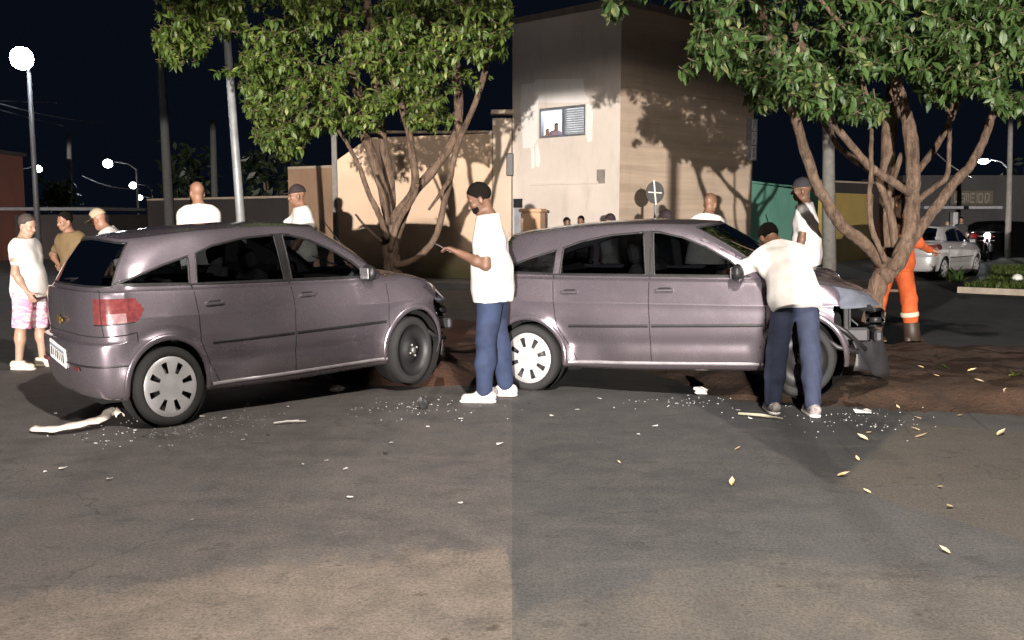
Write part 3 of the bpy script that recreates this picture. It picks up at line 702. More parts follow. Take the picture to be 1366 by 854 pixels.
        def gstrip(name, uv, w, off, m, parent=None):
            P3 = []; N3 = []; NN = nn.reshape(nv, nu, 3)
            for (u, v), (u2, v2) in zip(uv[:-1], uv[1:]):
                k = max(2, int(max(abs(u2 - u), abs(v2 - v)) * 6))
                for j in range(k + (1 if (u2, v2) == uv[-1] else 0)):
                    a_ = min((u + (u2 - u) * j / k) * res[0], nu - 1.001); b_ = min((v + (v2 - v) * j / k) * res[1], nv - 1.001); i0, j0 = int(a_), int(b_); fa, fb = a_ - i0, b_ - j0
                    P3.append(GA[j0, i0] * (1 - fa) * (1 - fb) + GA[j0, i0 + 1] * fa * (1 - fb) + GA[j0 + 1, i0] * (1 - fa) * fb + GA[j0 + 1, i0 + 1] * fa * fb); N3.append(NRM0.reshape(nv, nu, 3)[j0, i0])
            P3, N3 = np.array(P3), np.array(N3); T = np.gradient(P3, axis=0); T /= np.linalg.norm(T, axis=1, keepdims=True) + 1e-9; B = np.cross(N3, T)
            v = np.concatenate([P3 - B * w / 2 - N3 * .003, P3 - B * w * .36 + N3 * off, P3 + B * w * .36 + N3 * off, P3 + B * w / 2 - N3 * .003]); v = bend(v * [1, ws, 1]); m_ = len(P3)
            return mesh_np(name, v, [(k * m_ + i, k * m_ + i + 1, (k + 1) * m_ + i + 1, (k + 1) * m_ + i) for i in range(m_ - 1) for k in range(3)], m, parent or root)
        gap = mat('panel_gap', (.008, .008, .009), .9)
        strip('panel_gap', [DOORF[8], DOORF[0], DOORF[1], DOORF[2], DOORF[3]], .010, .0012, gap)
        strip('panel_gap', [DOORR[1], DOORR[2], DOORR[3], DOORR[4]], .010, .0012, gap)
        strip('door_moulding', [(-.86, .585), (-.09, .585)], .030, .004, black, parent=d2); strip('door_moulding', [(-.06, .585), (.93, .585)], .030, .004, black, parent=d)
        strip('sill_highlight', [(-.88, .262), (.93, .262)], .030, .010, mat('sill_glint', (.5, .47, .5), .35, .5))  # paler strip added for the highlight the sill edge catches
        strip('belt_strip', [(-1.56, 1.062), (-1.0, 1.035), (-.115, 1.004), (.82, .975)], .018, .006, black)
        for sx in (-1, 1):
            strip('arch_lip', [(sx * AX + (AR + .012) * math.cos(a), AZ + (AR + .012) * math.sin(a)) for a in np.linspace(-.2, math.pi + .2, 40)], .05, .008, paint)
        gstrip('panel_gap', [(0, 4.27), (3.95, 4.27), (3.95, 3.3)], .011, .0015, gap)
        if not sedan:
            gstrip('panel_gap', [(2.1, 4.3), (2.1, 7.9)], .010, .0015, gap); gstrip('lamp_rim', [(1.75, 4.78), (3.9, 4.78)], .012, .002, black); gstrip('bumper_crease', [(0, 2.35), (3.6, 2.35)], .018, .003, black)
            gstrip('rear_glass_seal', [(0, 8.13), (2.77, 8.13), (2.77, 9.9), (0, 9.92)], .020, .003, black)
        gstrip('panel_gap', [(11.0, 6.02), (16, 6.02)], .010, .0015, gap); gstrip('windscreen_seal', [(16, 8.13), (11.15, 8.13), (11.15, 9.94), (16, 9.94)], .020, .003, black)
        for hx_, dd in ((-.83, d2), (.07, d)):
            p, n_ = surf(hx_, .885); mb = MB()
            mb.box((p[0], (p[1] + .022) * ws, p[2]), (.17, .022, .026), bev=.009); mb.box((p[0] + .07, (p[1] + .008) * ws, p[2]), (.03, .03, .03), bev=.006); mb.box((p[0] - .07, (p[1] + .008) * ws, p[2]), (.03, .03, .03), bev=.006)
            ho = mb.build('handle', paint, dd); mb = MB(); mb.box((p[0], (p[1] - .006) * ws, p[2] - .004), (.12, .024, .052), bev=.01); mb.build('handle_recess', black, dd)
        if wreck and s_ == 1:
            for (ex, ey, ez, er) in ((1.62, -.665, .765, .062), (1.74, -.555, .755, .050)):
                c_ = bend(np.array([[ex, ey, ez]]))[0]; mb = MB(); Mh = Matrix.Translation(c_) @ Matrix.Rotation(-.85, 4, 'Z') @ Matrix.Rotation(math.pi / 2, 4, 'Y')
                mb.lathe([(er, .0), (er * 1.08, .012), (er * .95, .018), (er * .6, -.012), (er * .25, -.02), (er * .2, .016), (0, .02)], 20, Mh); mb.build('reflector_bowl', chrome, hlo, True)
        # mirror
        p, _ = surf(.72, 1.0); mb = MB()
        prof = [(0, -.10), (.035, -.095), (.062, -.06), (.072, 0), (.062, .06), (.035, .095), (0, .10)]
        mb.lathe(prof, 14, Matrix.Translation((.73, (p[1] + .125) * ws, 1.02)) @ Matrix.Rotation(math.pi / 2, 4, 'X') @ Matrix.Scale(.75, 4, (1, 0, 0)))
        mb.box((.74, (p[1] + .035) * ws, .985), (.07, .12, .035), bev=.012); mr = mb.build('mirror', black, root, True)
        mb = MB(); mb.box((.678, (p[1] + .125) * ws, 1.02), (.008, .15, .09), bev=.003); mb.build('mirror_glass', chrome, mr)
    emitp('windscreen', [23], clear); rg = emitp('rear_window', [24], glass); hg = None
    emitp('pillar_cover', [30], black, (0,)); emitp('pillar_cover', [30], black, (1,))
    if wreck == 0: emitp('front_bumper', [2], paint); emitp('grille', [7], black)
    # cabin, floor, wells
    mb = MB(); mb.box((0, 0, .30), (2.1, 1.44, .10), bev=.03); mb.box((-1.30, 0, .42), (.60, 1.02, .40), bev=.06); mb.box((-1.62, 0, .56), (.40, 1.30, .30), bev=.08); mb.box((1.28, 0, .46), (.66, 1.0, .36), bev=.06); mb.build('underbody', inwell, root)
    mb = MB(); mb.box((.88, 0, .80), (.42, 1.36, .30), bev=.08); mb.box((.62, .36, .90), (.14, .42, .12), bev=.05); mb.build('dashboard', dark, root)
    sc = mat('seat_cloth', (.035, .034, .036), .95)
    for sy in (.36, -.36):
        mb = MB(); mb.box((.10, sy, .50), (.52, .50, .18), bev=.06); mb.box((-.20, sy, .80), (.16, .48, .60), Matrix.Rotation(-.22, 3, 'Y'), .06); st = mb.build('seat', sc, root)
        mb = MB(); mb.box((-.29, sy, 1.18), (.10, .26, .18), Matrix.Rotation(-.2, 3, 'Y'), .04); mb.build('headrest', sc, st)
    mb = MB(); mb.box((-.78, 0, .50), (.5, 1.24, .18), bev=.06); mb.box((-1.08, 0, .80), (.16, 1.24, .55), Matrix.Rotation(-.25, 3, 'Y'), .05); mb.build('rear_seat', sc, root)
    mb = MB(); M = Matrix.Translation((.48, .36, .92)) @ Matrix.Rotation(-1.15, 4, 'Y')
    ring = [M @ Vector((.18 * math.cos(a), .18 * math.sin(a), 0)) for a in np.linspace(0, 2 * math.pi, 25)]; mb.tube(ring, .015, 6, False); mb.box(M @ Vector((0, 0, 0)), (.12, .10, .04), M.to_3x3(), .02); mb.tube([M @ Vector((0, 0, 0)), M @ Vector((0, 0, -.3))], .025); mb.build('steering_wheel', black, root, True)
    mb = MB(); mb.box((.36, 0, 1.33), (.03, .22, .06), bev=.012); mb.build('rear_view_mirror', black, root)
    # wheels
    cover = mat('wheel_cover_silver', (.50, .50, .52), .35, .25, bump=.05)
    for sx in (-1, 1):
        for ws in (-1, 1):
            cx, cz = sx * AX, .300; steer = 0.0
            if wreck and sx > 0: cx -= .04; steer = .22
            M = Matrix.Translation((cx, ws * .735, cz)) @ Matrix.Rotation(steer, 4, 'Z') @ Matrix.Rotation(-ws * math.pi / 2, 4, 'X')
            mb = MB(); mb.lathe([(.222, -.09), (.24, -.10), (.275, -.097), (.296, -.075), (.301, -.03), (.301, .03), (.296, .075), (.275, .097), (.24, .10), (.228, .088), (.22, .06), (.22, -.06), (.222, -.09)], 40, M)
            wh = mb.build('wheel', rubber, root, True)
            steel = mat('black_steel', (.03, .03, .032), .5, .4)
            mb = MB(); mb.lathe([(.228, .088), (.21, .05), (.17, .03), (.10, .045), (.085, .075), (.03, .08), (0, .08)], 32, M); mb.build('rim', steel if True else cover, wh, True)
            if not (no_hub_front and sx > 0):
                vs, fs = [], []; nr, na = [.0, .03, .055, .085, .105, .150, .188, .212, .232], 48
                hz2 = [.104, .104, .100, .098, .1, .1, .098, .094, .082]
                for r_, z_ in zip(nr, hz2):
                    for k in range(na): vs.append(M @ Vector((r_ * math.cos(2 * math.pi * k / na), r_ * math.sin(2 * math.pi * k / na), z_)))
                for i in range(len(nr) - 1):
                    for k in range(na):
                        hole = (i == 4 and k % 6 in (1, 2)) or (i == 5 and k % 6 in (1, 2))
                        if not hole: fs.append((i * na + k, i * na + (k + 1) % na, (i + 1) * na + (k + 1) % na, (i + 1) * na + k))
                mesh_np('wheel_cover', [tuple(p) for p in vs], fs, cover, wh)
            else:
                mb = MB()
                for k in range(4):
                    a = k * math.pi / 2 + .4; mb.lathe([(0, .104), (.011, .103), (.011, .08)], 6, M @ Matrix.Translation((.052 * math.cos(a), .052 * math.sin(a), 0)))
                mb.lathe([(.030, .078), (.030, .10), (.024, .108), (0, .108)], 16, M); mb.build('hub', mat('dull_steel', (.35, .34, .33), .45, .8), wh, True)
            mb = MB(); Mw = Matrix.Translation((sx * AX, ws * .50, AZ)) @ Matrix.Rotation(-ws * math.pi / 2, 4, 'X')
            mb.lathe([(0, 0), (.30, 0), (AR - .004, .02), (AR - .004, .285)], 32, Mw); mb.build('wheel_arch_liner', inwell, root, True)
    # rear details
    if plate:
        x = -1.915 - (.2 if sedan else 0); mb = MB(); mb.box((x, 0.02, .545), (.014, .44, .145), Matrix.Rotation(.12, 3, 'X') if wreck else None, .005); pl = mb.build('number_plate', mat('plate_white', (.78, .77, .76), .5, col2=(.7, .69, .68)), root)
        mb = MB(); mb.box((x - .008, .02, .585), (.004, .40, .020), Matrix.Rotation(.12, 3, 'X') if wreck else None); mb.build('plate_band', mat('plate_grey', (.25, .27, .33), .5), pl)
        for k in range(7):
            mb = MB(); mb.box((x - .008, .185 - k * .055, .535 + (k - 3) * -.0065 * (1 if wreck else 0)), (.004, .014 if k % 3 else .026, .062)); mb.build('plate_character', black, pl)
    if not sedan:
        mb = MB(); mb.box((-1.885, .0, .80), (.016, .17, .028), bev=.006); mb.box((-1.887, .01, .80), (.016, .07, .055), Matrix.Rotation(.3, 3, 'X'), .006); mb.build('emblem', mat('emblem_gold', (.72, .50, .16), .25, .9), tg_)
        mb = MB(); mb.tube([(-1.80, .05, 1.10), (-1.76, -.15, 1.105), (-1.72, -.38, 1.13)], [.008, .007, .004], 6); mb.build('rear_wiper', black, rg, True)
        for sy in (-.44, .44):
            mb = MB(); mb.box((-1.905, sy, .47), (.012, .14, .03), bev=.004); mb.build('reflector', tl, root)
    for ws in (1, -1):
        pts = [(1.14 - .01, ws * y, 1.01 + .0) for y in (.55, .30, .05)]
        up_ = .26 if (wreck and ws < 0) else 0; mb = MB(); mb.tube([(1.13, ws * .15 + .1, 1.005), (1.02 - up_ * .2, ws * .2 + .25, 1.065 + up_ * .7), (.93 - up_ * .2, ws * .18 + .42, 1.12 + up_ * 1.35)], [.010, .008, .005], 6); mb.build('wiper', black, root, True)
    if wreck:
        # what the torn-off bumper leaves open: slam panel, radiator, crash beam, loose liner and foam
        mb = MB(); mb.box((1.62, -.05, .50), (.05, 1.0, .42), bev=.01)
        for k in range(22): mb.box((1.65, -.50 + k * .044, .50), (.012, .010, .36))
        mb.build('radiator', mat('radiator_dark', (.025, .026, .028), .6, .3), root)
        mb = MB(); mb.box((1.78, -.16, .47), (.07, .98, .10), Matrix.Rotation(.22, 3, 'Z'), .02); mb.box((1.68, -.52, .47), (.26, .07, .12), bev=.02); mb.build('crash_beam', mat('beam_grey', (.045, .045, .05), .55, .3), root)
        mb = MB(); mb.box((1.70, -.14, .70), (.12, 1.05, .05), Matrix.Rotation(.16, 3, 'Z'), .02); mb.build('slam_panel', inwell, root)
        # hanging corner of the bumper and its liner
        r2 = np.random.default_rng(3); vs = []; fs = []; nn_, mm = 14, 8
        for i in range(nn_):
            for j in range(mm):
                t, w = i / (nn_ - 1), j / (mm - 1); a = -1.25 + t * 1.15
                vs.append((1.50 + .47 * math.cos(a * .95) + .03 * math.sin(9 * t + 3 * w), -.72 + .62 * t - .06 * math.sin(3 * t), .20 + w * .26 - .12 * t + .02 * math.sin(7 * t + 4 * w)))
        for i in range(nn_ - 1):
            for j in range(mm - 1): fs.append((i * mm + j, (i + 1) * mm + j, (i + 1) * mm + j + 1, i * mm + j + 1))
        fo = mesh_np('torn_bumper', vs, fs, mat('bumper_under', (.028, .028, .031), .5), root); so = fo.modifiers.new('s', 'SOLIDIFY'); so.thickness = .012
        mb = MB()
        for (p0, p1, p2, rr) in (((1.45, -.70, .62), (1.62, -.72, .52), (1.78, -.60, .36), .018), ((1.50, -.55, .58), (1.72, -.40, .44), (1.86, -.35, .30), .012), ((1.6, -.1, .6), (1.8, .0, .42), (1.84, .1, .25), .014), ((1.40, -.74, .50), (1.55, -.77, .40), (1.72, -.74, .36), .022)):
            mb = MB(); mb.tube([p0, p1, p2], rr, 7); mb.build('hanging_pipe', black, root, True)
        mb = MB(); mb.box((1.86, -.42, .60), (.16, .20, .10), Matrix.Rotation(.5, 3, 'X'), .03); mb.build('hanging_bracket', black, root, True)
    return root

# ---------------------------------------------------------------- street lamps, poles, wires
def street_lamp(label, pos, head_yaw, arm, height, base_z=0.0, power=0, lens=.16, spot=False, group='street lamps along the road', colour=(1.0, .95, .86), estr=60, tilt=.18, lz=1.0):
    """pos = world point of the lamp's lens; the pole stands arm metres away along head_yaw"""
    bx, by = pos[0] - math.cos(head_yaw) * arm, pos[1] - math.sin(head_yaw) * arm
    t = thing('street_lamp', label, 'street lamp', (bx, by, base_z), head_yaw, group)
    metal = mat('lamp_post_dark', (.07, .07, .075), .6, .3); Hh = pos[2] - base_z
    mb = MB(); mb.tube([(0, 0, 0), (0, 0, Hh * .5), (0, 0, Hh - .25)], [.085, .07, .055], 10); mb.lathe([(.11, 0), (.11, .25), (.09, .3)], 10); mb.build('pole', metal, t, True)
    mb = MB(); mb.tube([(0, 0, Hh - .9), (0, 0, Hh - .3), (arm * .3, 0, Hh + .02), (arm * .78, 0, Hh + .12)], [.05, .045, .035, .03], 8); mb.build('arm', metal, t, True)
    mb = MB(); mb.box((arm, 0, Hh + .10), (.62, .26, .09), Matrix.Rotation(-tilt, 3, 'Y'), .035); mb.build('lamp_head', metal, t)
    mb = MB(); mb.lathe([(0, -lens * .6), (lens * .5, -lens * .52), (lens * .87, -lens * .3), (lens, .0), (lens * .87, lens * .3), (lens * .5, lens * .52), (0, lens * .6)], 16, Matrix.Translation((arm + .05, 0, Hh + .03)) @ Matrix.Scale(1.12, 4, (1, 0, 0)) @ Matrix.Scale(lz, 4, (0, 0, 1))); mb.build('lens', emit('lamp_lens_%d' % estr, colour, estr), t, True)
    if power:
        ld = bpy.data.lights.new('lamp_light', 'SPOT' if spot else 'POINT'); ld.energy = power; ld.color = colour; ld.shadow_soft_size = .12 if spot is True or not spot else .14
        if spot: ld.spot_size = R(170 if spot is True else spot); ld.spot_blend = .06 if spot is True else .006; lo_t = 0.0 if spot is True else R(2.6)
        lo = bpy.data.objects.new('lamp_light', ld); COL.objects.link(lo); lo.parent = t; lo.location = (arm + .05, 0, Hh - .12); lo.rotation_euler = (0, -(lo_t if spot else 0), 0)
    return t
street_lamp('street lamp standing just outside the picture and lighting the crashed cars', KEY_POS, R(90), 2.8, 7, power=KEY_POWER, spot=True, lens=.14, estr=40, colour=(1.0, .90, .80))
street_lamp('stand-in low post lamp added unseen behind the viewpoint to light the street frontally', (-2.5, -36.0, 2.1), R(88), 1.2, 3, power=LOW_POWER, spot=179.6, lens=.16, estr=40, colour=(1.0, .91, .83), group=None)  # stand-in lamp added for the low frontal light; its true source is unseen
street_lamp('brightest street lamp at the top left against the night sky', P(30, 80, 24), R(-80), .45, 6, power=3800, lens=.27, estr=90, colour=(.86, .92, 1.0), lz=1.75)
street_lamp('small distant street lamp left of the dark shrubs on the left', P(50, 226, 62), R(0), 1.6, 5, power=900, lens=.22, estr=45, lz=1.7, colour=(.95, .97, 1.0))
street_lamp('distant street lamp with crossing wires above the hatless man leaning by the grey car', P(145, 219, 55), R(180), 1.6, 5, power=900, lens=.24, estr=45, lz=1.7, colour=(.95, .97, 1.0))
street_lamp('upper of the two far street lamps close together above the bent tan cap', P(178, 248, 80), R(180), 1.6, 4.4, power=900, lens=.26, estr=45, lz=1.7)
street_lamp('lower and farthest of the two street lamps close together above the bent tan cap', P(187, 264, 100), R(180), 1.6, 4, power=0, lens=.26, estr=45, lz=1.7)
street_lamp('street lamp over the shop beyond the parked silver car', P(1313, 216, 44), R(200), 1.5, 4, power=1500, lens=.22, estr=50, colour=(.95, .98, 1.0))

def pole(label, px0, py0, px1, py1, Y, rad, m, group='utility poles along the street', cross=False):
    a, b = P(px0, py0, Y), P(px1, py1, Y); z = 0
    k = (b.z - 0) / max(b.z - a.z, .01) if a.z != b.z else 0
    foot = Vector((b.x + (b.x - a.x) * (b.z / (a.z - b.z)), Y, 0)) if py1 > py0 else b
    t = thing('utility_pole', label, 'pole', foot, 0, group); mb = MB(); top = a - foot
    mb.tube([(0, 0, 0), top * .5, top], [rad * 1.2, rad, rad * .85], 10); mb.build('post', m, t, True)
    if cross:
        mb = MB(); mb.box(top - Vector((0, .12, .35)), (1.5, .09, .11), bev=.01); mb.build('crossarm', m, t)
        for s_ in (-.6, -.2, .3, .65):
            mb = MB(); mb.lathe([(.03, 0), (.055, .03), (.03, .07), (.05, .10), (.0, .14)], 8, Matrix.Translation(top + Vector((s_, -.12, -.30)))); mb.build('insulator', mat('porcelain', (.35, .3, .28), .3), t, True)
    return t
M_CONC = mat('pole_concrete', (.24, .23, .21), .9, bump=.3); M_GALV = mat('galvanised_bright', (.42, .44, .45), .5, .3)
pole('slim pale grey metal pole rising into the left tree crown', 302, 40, 321, 290, 17, .075, M_GALV, cross=False)
M_PDARK = mat('pole_dark', (.05, .05, .048), .9)
pole('tall dark utility pole left of the slim grey pole', 214, 60, 226, 287, 30, .14, M_PDARK)
pole('shorter dark utility pole just left of the slim grey pole', 284, 160, 287, 287, 34, .12, M_PDARK)
pole('faint far utility pole between the two left street lamps', 92, 178, 93, 287, 50, .13, M_CONC)
pole('thick concrete pole between the green and the yellow wall', 1104, 60, 1106, 340, 27, .17, M_CONC)
pole('slim pole in front of the shop sign at the right edge', 1349, 120, 1344, 345, 33, .09, M_CONC)
def wires(name, label, runs, rad, m):
    mb = MB()
    for a, b, sag in runs:
        mb.tube([a.lerp(b, t) - Vector((0, 0, sag * 4 * t * (1 - t))) for t in np.linspace(0, 1, 14)], rad, 5)
    o = mb.build(name, m, None, True); tag(o, label, 'cable', 'overhead cables'); return o
M_WIRE = mat('cable_grey', (.22, .22, .24), .6)
wires('overhead_cable', 'pair of pale overhead cables running down from the left edge', [(P(-60, 120, 22), P(140, 164, 34), .15), (P(-60, 128, 22), P(85, 168, 34), .05)], .016, M_WIRE)
wires('overhead_cable', 'upper thin level cable at the far left of the sky', [(P(-60, 131, 24), P(75, 137, 34), .02)], .014, M_WIRE)
wires('overhead_cable', 'thin cable drooping across the far street lamps on the left', [(P(110, 235, 55), P(215, 262, 70), .3), (P(120, 240, 55), P(190, 252, 60), .2)], .03, M_WIRE)
wires('overhead_cable', 'thin cable near the street lamp on the right', [(P(1250, 205, 40), P(1330, 245, 44), .3)], .022, M_WIRE)

# ---------------------------------------------------------------- walls, house, far buildings
def wall_box(mb, a, b, z0, z1, th, z1b=None):
    """upright slab from a to b (xy), thickness th to the far side"""
    a, b = Vector((a[0], a[1], 0)), Vector((b[0], b[1], 0)); d = (b - a).normalized(); n = Vector((-d.y, d.x, 0)) * th
    z1b = z1 if z1b is None else z1b
    p = [a + Vector((0, 0, z0)), b + Vector((0, 0, z0)), b + Vector((0, 0, z1b)), a + Vector((0, 0, z1))]
    mb.prism(p, n)
def plaster_mat(name, c1, c2, bands=0.0, base_stain=None, zoff=0.0):
    m = bpy.data.materials.new(name); m.use_nodes = True; b = m.node_tree.nodes['Principled BSDF']; n = N(m); co = n.pos()
    a = n.noise(co, .55, 6, .62); c = n.noise(n.scale(co, (1, 1, .25)), 2.2, 6, .7); f = n.noise(co, 30, 4, .6)
    col = n.mix(n.mapr(a, .34, .66), c1, c2); col = n.mix(n.math('MULTIPLY', n.mapr(c, .52, .75), .5), col, tuple(x * .62 for x in c2))
    if bands:
        bd = n.noise(n.scale(co, (.12, .12, 3.2)), 1.6, 4, .65); col = n.mix(n.math('MULTIPLY', n.mapr(bd, .38, .62), bands), col, tuple(x * .55 for x in c2))
    if base_stain:
        sep = n.new('ShaderNodeSeparateXYZ'); n.L(co, sep.inputs[0]); z = n.math('ADD', sep.outputs[2], n.math('MULTIPLY', n.math('SUBTRACT', c, .5), .9))
        col = n.mix(n.mapr(z, .9, .25), col, base_stain)
    n.L(col, b.inputs['Base Color']); b.inputs['Roughness'].default_value = .92
    n.L(n.bump(n.math('ADD', n.math('MULTIPLY', f, .4), c), .35, .02), b.inputs['Normal']); return m
M_TAN = plaster_mat('tan_plaster', (.66, .49, .35), (.57, .42, .30), base_stain=(.22, .20, .10))
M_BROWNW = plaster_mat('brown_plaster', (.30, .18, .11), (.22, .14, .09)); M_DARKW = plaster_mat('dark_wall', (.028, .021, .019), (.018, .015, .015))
WY = 22.0
t = thing('boundary_wall', 'long tan plastered wall behind the left tree', 'wall', (-2, WY, 0))
def loc_(o, t): o.location = -Vector(t.location); return o
xl = P(449, 200, WY).x; zt0, zt1, zt2 = P(449, 214, WY).z, P(492, 184, WY).z, P(680, 178, WY).z; xm = P(492, 184, WY).x
mb = MB(); mb.prism([(xl, WY, 0), (-.46, WY, 0), (-.46, WY, zt2), (xm, WY, zt1), (xl, WY, zt0)], (0, .18, 0)); loc_(mb.build('wall_panel', M_TAN, t), t)
mb = MB(); wall_box(mb, (xm, WY - .012), (-.46, WY - .012), zt2 + .002, zt2 + .06, .21); loc_(mb.build('coping', mat('coping_grey', (.36, .29, .22), .9, bump=.3), t), t)
mb = MB(); mb.box((-.23, WY + .1, P(0, 158, WY).z / 2), (.44, .34, P(0, 158, WY).z), bev=.015); mb.box((-.23, WY + .1, P(0, 152, WY).z + .04), (.52, .42, .10), bev=.02); loc_(mb.build('end_pillar', plaster_mat('pale_plaster', (.58, .48, .38), (.50, .40, .31)), t), t)
mb = MB(); mb.box((xl - .05, WY, P(0, 180, WY).z / 2), (.12, .12, P(0, 180, WY).z), bev=.01); loc_(mb.build('end_post', M_CONC, t), t)
mb = MB(); mb.box((-.05, WY - .12, P(0, 220, WY).z), (.16, .12, .52), bev=.015); o = mb.build('meter_box', mat('meter_dark', (.03, .03, .035), .5)); tag(o, 'small dark meter box on the right end of the tan wall', 'meter box')
def simple_wall(label, p0, p1, ztop, m, th=.16, zb=None, name='boundary_wall', cop=None):
    t = thing(name, label, 'wall', (p0[0], p0[1], 0)); mb = MB(); wall_box(mb, p0, p1, 0, ztop, th, zb); loc_(mb.build('wall_panel', m, t), t)
    mb = MB(); wall_box(mb, (p0[0], p0[1] - .012), (p1[0], p1[1] - .012), ztop + .002, ztop + .07, th + .03, (zb or ztop) + .07)
    loc_(mb.build('coping', cop or mat('coping_grey', (.36, .29, .22), .9, bump=.3), t), t); return t
q0, q1 = P(384, 226, 27), P(452, 226, 26); simple_wall('lower brown wall behind the man in the dark cap', (q0.x, 27), (q1.x, 26), q0.z, M_BROWNW)
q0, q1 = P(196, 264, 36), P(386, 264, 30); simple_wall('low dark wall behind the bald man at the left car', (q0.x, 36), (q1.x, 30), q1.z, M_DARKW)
q0, q1, q2 = P(998, 244, 26), P(1092, 257, 30.2), P(1165, 262, 35)
M_GREEN = plaster_mat('green_paint', (.13, .34, .26), (.10, .27, .21)); M_YEL = plaster_mat('ochre_paint', (.38, .27, .07), (.30, .21, .055))
simple_wall('pale green painted wall beside the concrete house', (q0.x, 26), (q1.x, 30.2), q0.z, M_GREEN, zb=q1.z, cop=M_GREEN)
simple_wall('yellow ochre painted wall behind the right tree', (q1.x + .35, 30.8), (q2.x, 35), q1.z - .05, M_YEL, zb=q2.z, cop=M_YEL)
# small dark roofline over the yellow wall
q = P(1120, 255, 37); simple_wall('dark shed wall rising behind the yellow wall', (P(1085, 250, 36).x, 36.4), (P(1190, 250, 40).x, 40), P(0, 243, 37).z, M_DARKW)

# concrete house
C0, RR, LL = Vector((2.27, 20, 0)), Vector((5.93, 23.4, 0)), Vector((.012, 22.1, 0)); BB = LL + (RR - C0); HT = P(825, 6, 20).z
M_LFACE = plaster_mat('concrete_front', (.66, .59, .53), (.56, .50, .445)); M_RFACE = plaster_mat('concrete_side', (.56, .44, .335), (.47, .37, .28), bands=.45)
house = thing('house', 'tall unpainted concrete house with a lit upstairs window', 'house', C0)
dl = (C0 - LL).normalized(); nl = Vector((dl.y, -dl.x, 0)); ll = (C0 - LL).length        # along the left face towards the corner; outward normal
def onl(px, py):                                    # photo pixel -> (s, z) on the left face
    a = (px - CX) / F; s = 0
    # solve LL + dl*s on the ray x = a * depth
    best = min(np.linspace(-.2, ll + .2, 2000), key=lambda k: abs((LL + dl * k).x - a * (LL + dl * k).y)); p = LL + dl * best
    return best, P(px, py, p.y).z
def face_poly(mb, rect, th, off=0.0):
    (s0, z0), (s1, z1) = rect; a = LL + dl * s0 + nl * off; b = LL + dl * s1 + nl * off
    mb.prism([a + Vector((0, 0, z0)), b + Vector((0, 0, z0)), b + Vector((0, 0, z1)), a + Vector((0, 0, z1))], -nl * th)
w0, w1 = onl(718, 185), onl(779, 139); wm = onl(749, 160)[0]; g0, g1 = onl(640, 330), onl(697, 265)
mb = MB()
face_poly(mb, ((0, 0), (ll, w0[1])), .16) if False else None
gs1, gz = g1[0], g1[1]
face_poly(mb, ((gs1, 0), (ll, w0[1])), .16); face_poly(mb, ((0, gz), (gs1, w0[1])), .16)
face_poly(mb, ((0, w0[1]), (w0[0], w1[1])), .16); face_poly(mb, ((w1[0], w0[1]), (ll, w1[1])), .16); face_poly(mb, ((0, w1[1]), (ll, HT)), .16)
loc_(mb.build('front_wall', M_LFACE, house), house)
mb = MB(); rd = (RR - C0).normalized(); nr_ = Vector((rd.y, -rd.x, 0)); a = C0 + nr_ * .004
mb.prism([a, RR, RR + Vector((0, 0, HT)), a + Vector((0, 0, HT))], -nr_ * .16); loc_(mb.build('side_wall', M_RFACE, house), house)
mb = MB(); wall_box(mb, RR + Vector((-.02, .02, 0)), BB, 0, HT, .16); wall_box(mb, BB, LL + Vector((0, .2, 0)), 0, HT, .16); loc_(mb.build('back_wall', M_LFACE, house), house)
mb = MB(); mb.prism([p + Vector((0, 0, HT + .002)) + (p - (C0 + BB) / 2).normalized() * .10 * (0 if p is LL else 1) for p in (C0, RR, BB, LL)], (0, 0, .14)); loc_(mb.build('roof_slab', mat('slab_dark', (.20, .17, .15), .95), house), house)
# formwork courses left on the side wall: shallow raised fins
M_FIN = M_RFACE
for i, z in enumerate(np.arange(.55, HT - .2, .62)):
    mb = MB(); a = C0 + rd * .02 + nr_ * .004; b = RR - rd * .02
    mb.prism([a + Vector((0, 0, z)), b + Vector((0, 0, z)), b + Vector((0, 0, z + .025)), a + Vector((0, 0, z + .025))], nr_ * .012); loc_(mb.build('course', M_FIN, house), house)
# ledge under the window and darker drip step
z = onl(760, 246)[1]; mb = MB(); face_poly(mb, ((onl(708, 246)[0], z), (onl(798, 246)[0], z + .05)), .10, .07); loc_(mb.build('ledge', M_LFACE, house), house)
mb = MB(); face_poly(mb, ((onl(796, 246)[0], onl(0, 246)[1] if False else z), (onl(806, 246)[0], onl(760, 228)[1])), .08, .03); loc_(mb.build('drip_step', mat('dark_plaster', (.24, .22, .19), .95), house), house)
# smeared plaster round the window
def patchm(pts, off, m, name):
    mb = MB(); P3 = [LL + dl * s + nl * off + Vector((0, 0, z)) for s, z in (onl(*p) for p in pts)]; mb.prism(P3, -nl * (off - .002)); loc_(mb.build(name, m, house), house)
M_WHP = plaster_mat('white_plaster', (.80, .77, .74), (.70, .67, .64))
patchm([(694, 145), (696, 113), (712, 111), (716, 106), (776, 105), (778, 124), (783, 131), (783, 137), (717, 137), (716, 186), (711, 197), (698, 198)], .012, M_WHP, 'plaster_patch')
patchm([(708, 198), (711.5, 197.5), (713, 212), (712.5, 224), (709, 225), (708.5, 210)], .010, M_WHP, 'plaster_drip'); patchm([(714, 196), (716.5, 190), (720, 210), (719, 223), (715, 222)], .009, M_WHP, 'plaster_drip')
patchm([(781, 139), (789, 137), (788, 188), (783, 190), (781, 180)], .011, M_WHP, 'plaster_patch')
